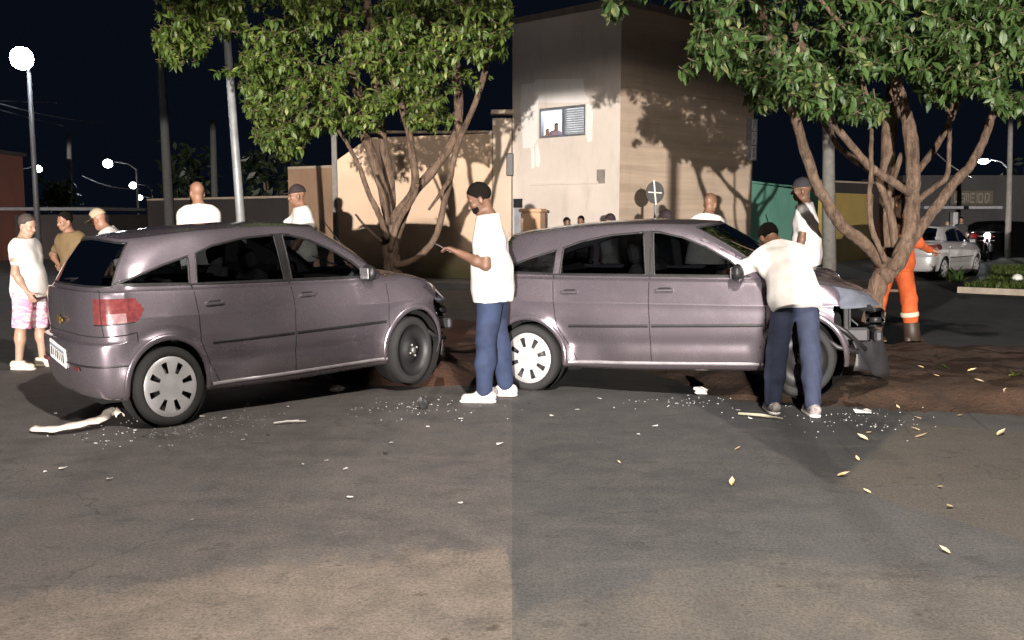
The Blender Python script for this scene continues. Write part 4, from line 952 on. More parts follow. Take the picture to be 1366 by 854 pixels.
# window: frame, sliding panes, shutter, room
win = mb = MB()
for rect in (((w0[0], w0[1]), (w1[0], w0[1] + .05)), ((w0[0], w1[1] - .05), (w1[0], w1[1])), ((w0[0], w0[1] + .051), (w0[0] + .05, w1[1] - .051)), ((w1[0] - .05, w0[1] + .051), (w1[0], w1[1] - .051)), ((wm - .03, w0[1] + .051), (wm + .03, w1[1] - .051))): face_poly(mb, rect, .10, -.02)
wo = loc_(mb.build('window', mat('frame_grey', (.25, .26, .28), .4, .5), house), house)
mb = MB(); zz = np.linspace(w0[1] + .06, w1[1] - .06, 12)
for k in range(11): face_poly(mb, ((wm + .034, zz[k]), (w1[0] - .054, zz[k + 1] - .012)), .03, -.05)
so = mb.build('shutter', mat('shutter_grey', (.30, .32, .36), .6), wo)
# the room behind
rc = LL + dl * ((w0[0] + w1[0]) / 2); mb = MB(); rb = rc - nl * 2.4; M_ROOM = mat('room_wall', (.62, .72, .80), .8)
mb2 = lambda s, d, z: LL + dl * s - nl * d + Vector((0, 0, z))
s0, s1, z0, z1 = .1, ll - .25, w0[1] - .75, w1[1] + .45
mb.prism([mb2(s0, 2.4, z0), mb2(s1, 2.4, z0), mb2(s1, 2.4, z1), mb2(s0, 2.4, z1)], -nl * .1)
mb.prism([mb2(s0, .17, z0), mb2(s1, .17, z0), mb2(s1, 2.399, z0), mb2(s0, 2.399, z0)], (0, 0, -.1)); mb.prism([mb2(s0, .17, z1), mb2(s1, .17, z1), mb2(s1, 2.399, z1), mb2(s0, 2.399, z1)], (0, 0, .1))
for s_ in (s0, s1): mb.prism([mb2(s_, .17, z0 + .002), mb2(s_, 2.39, z0 + .002), mb2(s_, 2.39, z1 - .002), mb2(s_, .17, z1 - .002)], dl * (.1 if s_ == s1 else -.1))
loc_(mb.build('upstairs_room', M_ROOM, house), house)
mb = MB(); mb.lathe([(0, -.10), (.10, -.08), (.13, 0), (.05, .06), (0, .07)], 12, Matrix.Translation(mb2((w0[0] + wm) / 2 + .25, 1.3, z1 - .12))); loc_(mb.build('room_lamp', emit('room_lamp_glow', (.9, .96, 1), 12), house, True), house)
ld = bpy.data.lights.new('room_light', 'POINT'); ld.energy = 95; ld.color = (.86, .95, 1); ld.shadow_soft_size = .12; lo = bpy.data.objects.new('room_light', ld); COL.objects.link(lo); lo.parent = house; lo.location = mb2((w0[0] + wm) / 2 + .25, 1.3, z1 - .35) - C0
# gate at the left end of the front
mb = MB()
for k in range(int((gs1 - .02) / .07)):
    s_ = .01 + k * .07; face_poly(mb, ((s_, .05), (s_ + .058, gz - .22)), .03, -.05 - (.008 if k % 2 else 0))
loc_(mb.build('gate', mat('gate_grey', (.42, .45, .50), .5, .2), house), house)
mb = MB(); face_poly(mb, ((.0, gz - .21), (gs1 - .004, gz - .004)), .12, -.03); loc_(mb.build('gate_housing', mat('gate_dark', (.02, .02, .024), .6), house), house)
# vertical sign on the far end of the side wall
sp = P(989, 187, 23.1); ztop, zbot = P(988, 158, 23.1).z, P(988, 214, 23.1).z
sg = thing('vertical_sign', 'narrow vertical sign of three white panels on the end of the concrete house', 'sign', (sp.x, sp.y, 0))
mb = MB(); A_ = RR - rd * .34; hh = (ztop - zbot)
mb.prism([A_ + nr_ * .03 + Vector((0, 0, zbot)), A_ + rd * .26 + nr_ * .03 + Vector((0, 0, zbot)), A_ + rd * .26 + nr_ * .03 + Vector((0, 0, ztop)), A_ + nr_ * .03 + Vector((0, 0, ztop))], nr_ * .14); loc_(mb.build('sign_case', mat('sign_grey', (.25, .27, .30), .5, .3), sg), sg)
for k, (u0, u1) in enumerate(((0.02, .34), (.37, .68), (.71, .97))):
    za, zb_ = zbot + hh * u0, zbot + hh * u1; e = .172 if k < 2 else .165
    mb = MB(); a, b = A_ + rd * .015, A_ + rd * .20; mb.prism([a + nr_ * e + Vector((0, 0, za)), b + nr_ * e + Vector((0, 0, za)), b + nr_ * e + Vector((0, 0, zb_)), a + nr_ * e + Vector((0, 0, zb_))], nr_ * .012); o = loc_(mb.build('sign_panel', mat('sign_white', (.74, .74, .72), .5), sg), sg)
    mb = MB(); mid = (za + zb_) / 2
    for j in range(2):
        zc_ = za + (zb_ - za) * (.28 + .42 * j); c_ = A_ + rd * .105 + nr_ * (e + .014) + Vector((0, 0, zc_)); rot = Matrix((rd, nr_, Vector((0, 0, 1)))).transposed()
        mb.box(c_ - rd * .035, (.016, .006, .10), rot); mb.box(c_ + Vector((0, 0, .045)), (.075, .006, .016), rot)
        if j == 0: mb.box(c_, (.06, .006, .014), rot)
        else: mb.box(c_ + rd * .035, (.016, .006, .10), rot)
    o2 = mb.build('lettering', mat('sign_ink', (.12, .12, .13), .6), o); o2.location = (0, 0, 0)
# round road sign with a white cross, seen over the right car
sp = P(873.5, 257, 15.5); rs = thing('road_sign', 'round dark road sign with a thin white cross, above the right car roof', 'sign', (sp.x, sp.y, 0), R(0))
mb = MB(); mb.tube([(.03, .03, 0), (.02, .03, sp.z + .1)], .028, 8); mb.build('post', M_GALV, rs, True)
Mx = Matrix.Translation((0, 0, sp.z)) @ Matrix.Rotation(math.pi / 2, 4, 'X') @ Matrix.Scale(.84, 4, (1, 0, 0))
mb = MB(); mb.lathe([(0, .012), (.175, .012), (.18, .006), (.175, 0), (0, 0)], 32, Mx); mb.build('disc', mat('sign_black', (.022, .02, .018), .6), rs)
mb = MB(); mb.box((0, -.016, sp.z), (.022, .006, .40), Matrix.Rotation(-.10, 3, 'Y')); mb.box((0, -.019, sp.z), (.22, .006, .016), Matrix.Rotation(.06, 3, 'Y')); mb.build('cross', mat('sign_cross', (.8, .78, .74), .5), rs)

# far left: brick-red building, eave, far dark foliage
mb = MB(); q = P(14, 250, 27); bl = thing('building', 'dull red building cut by the left edge', 'building', (P(13, 250, 34).x - 3, 27, 0))
mb.box((0, 4, P(0, 186, 27).z / 2), (6, 8, P(0, 186, 27).z)); mb.build('walls', plaster_mat('red_wall', (.20, .07, .045), (.14, .055, .04)), bl)
mb = MB(); mb.box((-.2, 4, P(0, 186, 27).z + .08), (6.5, 8.5, .14), bev=.03); mb.build('roof', mat('roof_dark', (.05, .04, .04), .9), bl)
ev = thing('building', 'low dark house with a pale eave line behind the men on the left', 'building', (P(75, 280, 34).x, 34, 0))
wv = P(140, 280, 34).x - P(8, 280, 34).x; he = P(0, 279, 34).z
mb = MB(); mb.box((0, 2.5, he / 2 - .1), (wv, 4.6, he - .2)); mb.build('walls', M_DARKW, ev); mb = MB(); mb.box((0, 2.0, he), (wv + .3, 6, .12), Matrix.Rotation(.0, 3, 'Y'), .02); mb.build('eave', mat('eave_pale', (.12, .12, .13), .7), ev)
# shop on the far right
SY = 41.0; x0, x1 = P(1235, 0, SY).x, P(1480, 0, SY).x; zs = P(0, 232, SY).z
shop = thing('shop', 'dark shop with a dim lettered sign beyond the parked silver car', 'building', ((x0 + x1) / 2, SY, 0))
def sx_(px): return P(px, 0, SY).x - (x0 + x1) / 2
def sz_(py): return P(0, py, SY).z
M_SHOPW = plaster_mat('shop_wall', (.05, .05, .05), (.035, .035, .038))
mb = MB(); mb.box((0, 4.0, zs / 2), (x1 - x0, 5, zs)); mb.build('walls', M_SHOPW, shop)
mb = MB(); mb.box((sx_(1295), .6, sz_(277)), (sx_(1345) - sx_(1238), 1.9, .13), bev=.02); mb.build('awning', mat('awning_pale', (.30, .31, .33), .6), shop)
mb = MB(); mb.box((sx_(1331), 1.35, sz_(263)), (sx_(1360) - sx_(1300), .10, sz_(253) - sz_(273)), bev=.02); fb = mb.build('fascia', mat('fascia_olive', (.09, .08, .055), .6), shop)
mb = MB(); lx = 1305; gl = {'U': [(0, .5, .16, 1), (.5, .0, 1, .14), (1, .5, .16, 1)], 'T': [(.5, 1, 1, .14), (.5, .5, .16, 1)], 'I': [(.5, .5, .16, 1)], 'L': [(0, .5, .16, 1), (.5, 0, 1, .14)], 'E': [(0, .5, .16, 1), (.5, 0, 1, .14), (.5, .5, .9, .12), (.5, 1, 1, .14)], 'M': [(0, .5, .16, 1), (1, .5, .16, 1), (.5, 1, 1, .14), (.5, .6, .16, .8)], 'O': [(0, .5, .16, 1), (1, .5, .16, 1), (.5, 0, 1, .14), (.5, 1, 1, .14)], 'Q': [(0, .5, .16, 1), (1, .5, .16, 1), (.5, 0, 1, .14), (.5, 1, 1, .14), (.8, .1, .3, .3)]}
for ch, px in zip('LEMEIOQ', (1306, 1313, 1320, 1328, 1335, 1340, 1349)):
    for (u, v, a, b) in gl[ch]: mb.box((sx_(px) + u * .17, 1.285, sz_(269) + v * .36), (max(a * .19, .03), .03, max(b * .38, .045)))
mb.build('lettering', mat('sign_letters', (.26, .24, .19), .6), fb)
mb = MB(); mb.box((sx_(1306), 1.1, sz_(285) / 2), (.34, .34, sz_(281)), bev=.02); mb.build('pillar', mat('pillar_pale', (.50, .50, .52), .8), shop)
mb = MB()
for k in range(14): mb.box((sx_(1332), 1.47, .18 + k * .155), (1.35, .03, .135), bev=.01)
mb.build('roller_door', mat('door_dark', (.06, .06, .065), .5, .3), shop)

# ---------------------------------------------------------------- trees
def leaf_mat(name, c1, c2, c3):
    m = bpy.data.materials.new(name); m.use_nodes = True; b = m.node_tree.nodes['Principled BSDF']; n = N(m)
    rnd = n.new('ShaderNodeNewGeometry').outputs['Random Per Island']
    col = n.mix(n.mapr(rnd, .0, .75), c1, c2); col = n.mix(n.mapr(rnd, .86, 1.0), col, c3)
    n.L(col, b.inputs['Base Color']); b.inputs['Roughness'].default_value = .5
    tr = n.new('ShaderNodeBsdfTranslucent'); n.L(n.mix(.5, col, (.16, .22, .03)), tr.inputs[0]); mx = n.new('ShaderNodeMixShader'); mx.inputs[0].default_value = .28
    o = m.node_tree.nodes['Material Output']; n.L(b.outputs[0], mx.inputs[1]); n.L(tr.outputs[0], mx.inputs[2]); n.L(mx.outputs[0], o.inputs[0]); return m
def bark_mat():
    m = bpy.data.materials.new('bark'); m.use_nodes = True; b = m.node_tree.nodes['Principled BSDF']; n = N(m); co = n.pos()
    a = n.noise(n.scale(co, (1, 1, .28)), 22, 7, .75, .4); c = n.noise(co, 4.5, 5, .7)
    col = n.mix(n.mapr(a, .36, .64), (.050, .030, .020), (.19, .125, .085)); col = n.mix(n.math('MULTIPLY', n.mapr(c, .5, .7), .5), col, (.27, .20, .15))
    n.L(col, b.inputs['Base Color']); b.inputs['Roughness'].default_value = .9; n.L(n.bump(a, 1.0, .05), b.inputs['Normal']); return m
M_BARK = bark_mat()
def smooth_path(pts, k=5):
    p = np.array([list(q) for q in pts], float); return catmull(p, k, 0) if len(p) > 2 else np.array([p[0] + (p[1] - p[0]) * t for t in np.linspace(0, 1, k + 1)])
LEAF_T = [0, .22, .58, 1.0]
def leaf_shape(L, Wd, droop, fold):
    pts = [(0, 0, 0)]
    for t, w in ((.22, .72), (.58, .95)):
        z = -droop * t * t * L
        pts += [(t * L, -Wd * w / 2, z + fold * Wd), (t * L, 0, z), (t * L, Wd * w / 2, z + fold * Wd)]
    pts.append((L * (1 - droop * .25), 0, -droop * L)); return np.array(pts)
LEAF_F = [(0, 1, 2), (0, 2, 3), (1, 4, 5), (1, 5, 2), (2, 5, 6), (2, 6, 3), (4, 7, 5), (5, 7, 6)]
def tree(label, group, Y0, base_px, branches, crown, n_clusters, leafL, m_leaf, seed, front_bias=0.0, depth=1.35, thin=.76, edge_clusters=0, xlim=None, ztop=5.6):
    r = np.random.default_rng(seed); b0 = P(base_px[0], base_px[1], Y0); gz = ground_z(b0.x, Y0) - .05
    t = thing('tree', label, 'tree', (b0.x, Y0, gz), 0, group); off = Vector((b0.x, Y0, gz)); ends = []
    for bi, (pts, r0, r1, dy) in enumerate(branches):
        w = [P(px, py, Y0 + (dy[0] + (dy[1] - dy[0]) * i / (len(pts) - 1))) - off for i, (px, py) in enumerate(pts)]
        if bi == 0: w[0].z = 0
        sp = smooth_path(w, 6); n_ = len(sp); rr = np.linspace(r0, r1, n_) * thin * (1 + .05 * np.sin(np.arange(n_) * .9 + bi) + r.normal(0, .015, n_)); sp[1:-1] += r.normal(0, r0 * .035, (n_ - 2, 3))
        if bi == 0: rr[:5] *= np.linspace(1.45, 1.0, 5)
        mb = MB(); mb.tube([Vector(p) for p in sp], list(rr), 12); mb.build('trunk' if bi == 0 else 'limb', M_BARK, t, True)
        if bi: ends.append(sp)
    # clusters through the crown's volume
    poly = crown; xs = [p[0] for p in poly]; ys = [p[1] for p in poly]; cen = []
    while len(cen) < n_clusters:
        px = r.uniform(min(xs), max(xs), 4000); py = r.uniform(min(ys), max(ys), 4000); s = poly_sdf(px, py, poly); nz = vnoise(px + 900, py + 900, 46, seed)
        keep = (s < -2) & ((nz > .46) | (s < -50) & (r.random(4000) < .30))
        for x, y in zip(px[keep], py[keep]):
            dY = float(np.clip(r.normal(front_bias, depth * .6), -depth, depth)); p = P(x, y, Y0 + dY)
            if p.z < ztop and (xlim is None or xlim[0] < p.x < xlim[1]): cen.append((p, s))
            if len(cen) >= n_clusters: break
    V, Fc = [], []; leaves = []
    twigs = MB()
    for (p, _) in cen:
        ax = Vector(r.normal(size=3)); ax.z = abs(ax.z) * .25 - .25; ax.y -= .3; ax.normalize(); k = int(r.integers(6, 11))
        twigs.tube([p - off - ax * .10 + Vector((0, 0, .03)), p - off - ax * .05 + Vector((0, 0, .01)), p - off], [.005, .004, .003], 4, False)
        for j in range(k):
            u = ax.orthogonal(); u.rotate(Matrix.Rotation(j * 2.399 + r.random() * .6, 3, ax)); d = (u * r.uniform(.5, 1.0) + ax * r.uniform(.25, .9) + Vector((0, 0, -r.uniform(-.25, .8))) + Vector(r.normal(size=3)) * .22).normalized()
            L = leafL * r.uniform(.5, 1.25) * (.8 if r.random() < .3 else 1); Wd = L * r.uniform(.28, .46); side = d.cross(Vector((0, 0, 1)))
            if side.length < .05: side = Vector((1, 0, 0))
            side.normalize(); side = (side + Vector(r.normal(size=3)) * .5); side = (side - d * side.dot(d)).normalized(); nrm_ = side.cross(d)
            M = Matrix((d, side, nrm_)).transposed(); leaves.append((p + ax * r.uniform(-.10, .03), M, L, Wd, r.uniform(.1, .55), r.uniform(.02, .25)))
    def vis(l):
        q = l[0]; d = q.y; px = CX + F * q.x / d; py = HZ - F * (q.z - CAMH) / d
        return (0 if (-10 < px < 1376 and -10 < py < 320) else 100) + q.y - 3.0 * l[2]
    order = sorted(range(len(leaves)), key=lambda i: vis(leaves[i])); near = set(order[:300])
    var = []
    for k in range(6):
        me = bpy.data.meshes.new('leaf'); me.from_pydata([tuple(p) for p in leaf_shape(1, .30 + .024 * k, .1 + .08 * k, .04 + .03 * (k % 4))], [], LEAF_F); me.materials.append(m_leaf); me.polygons.foreach_set('use_smooth', [True] * 8); var.append(me)
    for i, (p, M, L, Wd, dr, fo) in enumerate(leaves):
        if i in near:
            o = bpy.data.objects.new('leaf', var[i % 6]); COL.objects.link(o); o.parent = t; o.matrix_local = Matrix.Translation(p - off) @ M.to_4x4() @ Matrix.Scale(L, 4)
        else:
            s = leaf_shape(L, Wd, dr, fo) @ np.array(M).T + np.array(p - off); Fc.append(np.array(LEAF_F) + 8 * len(V)); V.append(s)
    fo = mesh_np('foliage', np.concatenate(V), np.concatenate(Fc), m_leaf, t); fo['kind'] = 'stuff'
    tw = twigs.build('twigs', M_BARK, t); tw['kind'] = 'stuff'
    return t
LG = leaf_mat('leaf_green', (.038, .078, .014), (.105, .155, .028), (.23, .26, .07)); LR = leaf_mat('leaf_dark_green', (.024, .058, .016), (.062, .110, .028), (.17, .18, .07))
# (pixel path, radius at start, at end, depth offsets)
left_br = [([(536, 470), (530, 400), (522, 345), (519, 315)], .17, .135, (0, 0)),
    ([(520, 330), (517, 280), (507, 240), (494, 200), (484, 170), (470, 81), (451, 0), (440, -70)], .095, .07, (0, .2)),
    ([(522, 330), (521, 290), (520, 245), (510, 185), (500, 110), (492, 30), (486, -60)], .10, .06, (.15, .9)),
    ([(522, 325), (526, 290), (553, 250), (548, 195), (544, 172), (526, 112), (495, 35), (480, -40)], .075, .045, (-.05, -.3)),
    ([(522, 335), (545, 268), (575, 230), (604, 190), (612, 150), (607, 70), (602, 0), (598, -60)], .085, .07, (.05, .5)),
    ([(520, 335), (530, 300), (552, 262), (556, 245)], .05, .04, (-.1, -.2)), 
    ([(526, 355), (555, 345), (580, 318), (592, 275), (600, 240), (610, 195), (640, 120), (660, 40)], .055, .05, (-.1, .3)),
    ([(517, 318), (505, 285), (492, 258), (478, 220), (462, 190), (447, 168)], .055, .022, (-.2, -.5)),
    ([(518, 300), (512, 262), (498, 232)], .04, .025, (-.2, -.3)), ([(508, 322), (490, 305), (474, 286)], .035, .015, (-.2, -.4)),
    ([(600, 240), (585, 262), (572, 280)], .04, .02, (-.1, -.2)), ([(478, 100), (450, 92), (432, 84)], .022, .012, (-.1, -.5)), ([(476, 120), (466, 112), (455, 114)], .015, .01, (-.1, -.4)),
    ([(610, 120), (580, 60), (560, -20)], .04, .02, (.3, .5)), ([(484, 170), (440, 120), (380, 60), (300, 40)], .03, .015, (.1, -.4))]
left_crown = [(214, -150), (212, 0), (206, 60), (215, 96), (235, 120), (262, 112), (285, 100), (318, 100), (322, 140), (345, 168), (335, 190), (352, 198), (376, 212), (402, 208), (415, 182), (455, 168), (472, 184), (520, 164), (560, 174), (620, 170), (660, 158), (700, 138), (720, -150)]
tree('multi-stemmed leafy tree standing before the tan wall at the front of the left car', 'trees the cars have run into', 11.9, (530, 470), left_br, left_crown, 2700, .108, LG, 21, xlim=(-9, -.05), ztop=4.45)
right_br = [([(1160, 505), (1161, 450), (1166, 400), (1176, 368), (1190, 350)], .14, .12, (0, 0)),
    ([(1176, 372), (1199, 347), (1214, 305), (1217, 262), (1218, 228), (1213, 169), (1203, 140), (1194, 88), (1188, 0), (1184, -70)], .115, .07, (-.05, .2)),
    ([(1184, 362), (1172, 345), (1150, 322), (1122, 300), (1102, 268), (1090, 247), (1073, 200), (1056, 140), (1041, 98), (1020, 35), (1005, -40)], .09, .05, (0, -.6)),
    ([(1214, 258), (1190, 242), (1160, 222), (1124, 180), (1111, 165), (1095, 125), (1080, 91), (1060, 30)], .055, .04, (-.1, -.5)),
    ([(1194, 330), (1188, 285), (1168, 236), (1140, 214), (1118, 195), (1104, 172), (1090, 152)], .055, .032, (.1, .3)),
    ([(1190, 350), (1184, 300), (1184, 225), (1188, 150), (1190, 88), (1180, 0)], .12, .09, (.4, .9)),
    ([(1182, 350), (1172, 328), (1162, 300), (1160, 258), (1162, 235), (1162, 200), (1162, 158), (1150, 100)], .042, .022, (-.15, -.3)),
    ([(1184, 330), (1182, 280), (1192, 240), (1203, 205)], .045, .035, (.15, .25)), ([(1196, 340), (1196, 300), (1206, 262), (1222, 232), (1255, 186), (1285, 120)], .055, .045, (.3, 1.0)),
    ([(1188, 360), (1206, 336), (1228, 304), (1244, 283), (1276, 240), (1292, 224), (1308, 197), (1325, 150), (1340, 90), (1352, 20)], .085, .045, (-.1, .3)),
    ([(1224, 268), (1246, 250), (1263, 235), (1266, 200), (1268, 158), (1272, 110)], .045, .020, (.1, .3)),
    ([(1160, 158), (1130, 60), (1090, -10)], .03, .015, (0, -.4)), ([(1155, 56), (1125, 35), (1090, -5)], .03, .022, (-.9, -1.1)), ([(1268, 158), (1240, 90), (1220, 20)], .03, .02, (.2, -.2))]
right_crown = [(790, -170), (800, 2), (808, 22), (828, 20), (838, 14), (870, 40), (888, 84), (906, 78), (918, 104), (940, 112), (958, 122), (985, 118), (1008, 146), (1040, 136), (1062, 146), (1086, 158), (1110, 146), (1128, 164), (1150, 156), (1168, 172), (1185, 136), (1215, 108), (1232, 154), (1262, 144), (1282, 118), (1310, 124), (1330, 152), (1352, 146), (1380, 160), (1480, 150), (1490, -170)]
tree('large leafy tree with many pale bare limbs rising over the right car bonnet', 'trees the cars have run into', 9.75, (1160, 505), right_br, right_crown, 3000, .130, LR, 33, xlim=(.85, 8), ztop=4.2)
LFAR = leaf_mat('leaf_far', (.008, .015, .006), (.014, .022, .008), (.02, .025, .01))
# dim dark trees far down the street
def far_tree(label, px, py_top, py_bot, Y, wpx, seed, m):
    r = np.random.default_rng(seed); a, b = P(px, py_top, Y), P(px, py_bot, Y); w = wpx / F * Y; t = thing('tree', label, 'tree', (a.x, Y, 0), 0, 'dim trees far down the street'); V, Fc = [], []
    mb = MB(); mb.tube([(0, 0, 0), (.05, 0, b.z + .3), (0, .05, (a.z + b.z) / 2)], [.16, .12, .06], 8); mb.build('trunk', M_BARK, t, True)
    for i in range(90):
        u = r.normal(size=3); u /= np.linalg.norm(u); u *= r.random() ** .4; lump = 1 + .25 * math.sin(u[0] * 5 + seed) * math.cos(u[2] * 4)
        c = np.array((u[0] * w / 2 * lump, u[1] * w / 2, (a.z + b.z) / 2 + u[2] * (a.z - b.z) / 2 * lump))
        for k in range(3):
            d = r.normal(size=3); d /= np.linalg.norm(d); e = np.cross(d, r.normal(size=3)); e /= np.linalg.norm(e); L = w * .09; cc = c + r.normal(size=3) * L * .6
            V.append([cc - d * L, cc + e * L * .4, cc + d * L, cc - e * L * .4]); 
    V = np.array(V).reshape(-1, 3); f = np.arange(len(V)).reshape(-1, 4); o = mesh_np('crown', V, f, m, t, smooth=False); return t
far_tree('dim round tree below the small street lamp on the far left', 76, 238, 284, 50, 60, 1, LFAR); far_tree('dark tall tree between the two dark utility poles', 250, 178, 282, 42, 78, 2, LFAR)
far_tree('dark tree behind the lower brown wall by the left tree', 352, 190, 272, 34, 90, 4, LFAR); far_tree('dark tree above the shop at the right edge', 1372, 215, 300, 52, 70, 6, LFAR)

# ---------------------------------------------------------------- cars
def paint_mat(name, c, metal=.55, rough=.32, dirt=.35):
    m = bpy.data.materials.new(name); m.use_nodes = True; b = m.node_tree.nodes['Principled BSDF']; n = N(m); co = n.obj()
    a = n.noise(co, 2.2, 6, .65); sep = n.new('ShaderNodeSeparateXYZ'); n.L(co, sep.inputs[0])
    dz = n.mapr(n.math('ADD', sep.outputs[2], n.math('MULTIPLY', n.math('SUBTRACT', a, .5), .5)), .48, .22)
    col = n.mix(n.math('MULTIPLY', n.mapr(a, .45, .75), dirt * .25), c, tuple(x * .7 for x in c)); col = n.mix(n.math('MULTIPLY', dz, dirt), col, (.10, .075, .06))
    n.L(col, b.inputs['Base Color']); b.inputs['Metallic'].default_value = metal; n.L(n.mapr(n.noise(co, 5, 5, .7), .3, .7, rough * .95, rough * 1.12), b.inputs['Roughness'])
    sf = n.noise(n.scale(co, (1.2, 1, 9)), 5, 5, .75, .6); sm = n.math('MULTIPLY', n.mapr(sf, .72, .75), n.mapr(sep.outputs[2], .75, .45)); col = n.mix(n.math('MULTIPLY', sm, .6), col, (.42, .38, .38)); n.L(col, b.inputs['Base Color'])
    b.inputs['Coat Weight'].default_value = .7; b.inputs['Coat Roughness'].default_value = .06
    n.L(n.bump(n.noise(co, 2.2, 2, .5), .02, .02), b.inputs['Normal']); return m
M_PAINT = paint_mat('mauve_grey_paint', (.225, .197, .232), .72, .26); M_SILVER = paint_mat('silver_paint', (.50, .49, .50), .4, .3, .1); M_WHITE = paint_mat('white_paint', (.70, .70, .70), .0, .3, .1)
dents = [(-.85, -.80, .42, .20, 0, .06, 0), (-.60, -.80, .36, .16, .01, .04, 0), (1.32, -.78, .74, .24, 0, -.035, .025), (.80, -.82, .50, .16, 0, .02, 0)]
car('car', 'mauve grey hatchback seen from behind its rear corner, front crushed against the left tree', 'crashed mauve grey cars', (-2.20, 8.27), .716, .030, -.006, M_PAINT, 1.0, dents, no_hub_front=True, scale=.885, zs=1.158)
car('car', 'mauve grey hatchback seen side-on with its headlamp hanging over the torn front', 'crashed mauve grey cars', (1.56, 8.80), -.35, .045, .012, M_PAINT, .8, dents[:2] + [(1.3, -.78, .72, .22, 0, .03, .0)], no_hub_front=True, scale=.948, zs=1.085)
q = P(1242, 340, 24.6); car('car', 'silver sedan parked beyond the orange suited man, seen from behind', 'parked cars', (q.x, 24.6), R(46), 0, 0, M_SILVER, 0, (), (6, 5), True, scale=.92)
q = P(1500, 340, 25); car('car', 'white car at the right edge by the grass', 'parked cars', (q.x, 25.5), R(150), 0, 0, M_WHITE, 0, (), (6, 5), True)

# ---------------------------------------------------------------- motorcycles in front of the shop
def motorcycle(label, px, Y, yaw, lit):
    q = P(px, 330, Y); t = thing('motorcycle', label, 'motorcycle', (q.x, Y, 0), yaw, 'motorcycles by the shop'); bk = mat('bike_black', (.02, .02, .022), .4); ch = mat('bike_metal', (.4, .4, .42), .35, .8); rd_ = mat('bike_red', (.25, .02, .02), .3)
    for sx in (-.62, .66):
        mb = MB(); M = Matrix.Translation((sx, 0, .30)) @ Matrix.Rotation(math.pi / 2, 4, 'X'); mb.lathe([(.235, -.045), (.29, -.035), (.305, 0), (.29, .035), (.235, .045), (.235, -.045)], 24, M); w = mb.build('wheel', MATS['tyre_rubber'], t, True)
        mb = MB(); mb.lathe([(0, .05), (.05, .05), (.06, 0), (.05, -.05), (0, -.05)], 10, M)
        for k in range(6): a = k * math.pi / 3; mb.tube([M @ Vector((.05 * math.cos(a), .05 * math.sin(a), 0)), M @ Vector((.237 * math.cos(a), .237 * math.sin(a), 0))], .008, 5)
        mb.build('spokes', ch, w)
    mb = MB(); mb.tube([(-.62, .09, .30), (-.1, .10, .38), (.30, .05, .80)], .022, 6); mb.tube([(-.62, -.09, .30), (-.1, -.10, .38), (.30, -.05, .80)], .022, 6); mb.tube([(-.7, 0, .78), (-.1, 0, .72), (.36, 0, .86)], .025, 6); mb.build('frame', bk, t, True)
    mb = MB(); mb.tube([(.66, .08, .30), (.38, .08, .92)], .022, 7); mb.tube([(.66, -.08, .30), (.38, -.08, .92)], .022, 7); mb.build('fork', ch, t, True)
    mb = MB(); mb.tube([(.22, .36, 1.00), (.36, .22, 1.02), (.36, -.22, 1.02), (.22, -.36, 1.00)], .016, 7); mb.build('handlebar', bk, t, True)
    mb = MB(); mb.lathe([(0, -.24), (.09, -.2), (.14, -.06), (.13, .10), (.07, .2), (0, .23)], 12, Matrix.Translation((.12, 0, .84)) @ Matrix.Rotation(math.pi / 2, 4, 'Y')); mb.build('tank', rd_, t, True)
    mb = MB(); mb.box((-.40, 0, .80), (.66, .24, .09), bev=.035); mb.build('seat', bk, t); mb = MB(); mb.box((.02, 0, .46), (.34, .26, .30), bev=.05); mb.build('engine', ch, t)
    mb = MB(); mb.box((-.66, 0, .66), (.5, .16, .05), bev=.02); mb.box((.66, 0, .63), (.44, .12, .04), bev=.018); mb.build('mudguard', rd_, t)
    mb = MB(); mb.lathe([(0, .06), (.07, .05), (.098, .0), (.07, -.08), (0, -.10)], 16, Matrix.Translation((.50, 0, .90)) @ Matrix.Rotation(math.pi / 2, 4, 'Y')); mb.build('headlamp', emit('bike_light', (.95, .97, 1), 60) if lit else ch, t, True)
    return t
motorcycle('motorcycle with its headlight lit in front of the shop', 1319, 33, R(235), True); motorcycle('unlit dark motorcycle left of the one with the lit headlight', 1299, 34, R(215), False)

# ---------------------------------------------------------------- verge with grass beyond the side road
GR = [(9.3, 19.5), (10.4, 18.7), (13, 18.3), (20, 18.0), (20, 33), (17.2, 33), (13.4, 26.5), (10.9, 21.6)]
mb = MB(); n = len(GR); mb.prism([(x, y, 0.0) for x, y in GR], (0, 0, .11)); o = mb.build('grass_verge', mat('verge_soil', (.06, .07, .025), .95, col2=(.10, .075, .045), nscale=1.5, coords='pos')); tag(o, kind='structure')
mb = MB()
for i in range(3):
    a, b = Vector((*GR[i], 0)), Vector((*GR[i + 1], 0)); k = max(1, int((b - a).length / .9)); d = (b - a) / k; nn = Vector((-d.y, d.x, 0)).normalized()
    for j in range(k):
        p0 = a + d * (j + .015); p1 = a + d * (j + .985); mb.prism([p0 - nn * .16, p1 - nn * .16, p1 - nn * .004, p0 - nn * .004], (0, 0, .125))
o = mb.build('kerb', mat('kerb_pale', (.34, .29, .23), .9, bump=.4, coords='pos')); tag(o, kind='structure')
r = np.random.default_rng(8); px = r.uniform(8.6, 16.5, 60000); py = r.uniform(18.2, 27, 60000); k = poly_sdf(px, py, GR) < -.12; k &= vnoise(px, py, .9, 4) > .25; px, py = px[k], py[k]; m_ = len(px)
h_ = r.uniform(.05, .13, m_); a = r.uniform(0, 6.28, m_); w = .012; dx, dy = np.cos(a), np.sin(a); ln = r.normal(0, .04, (m_, 2))
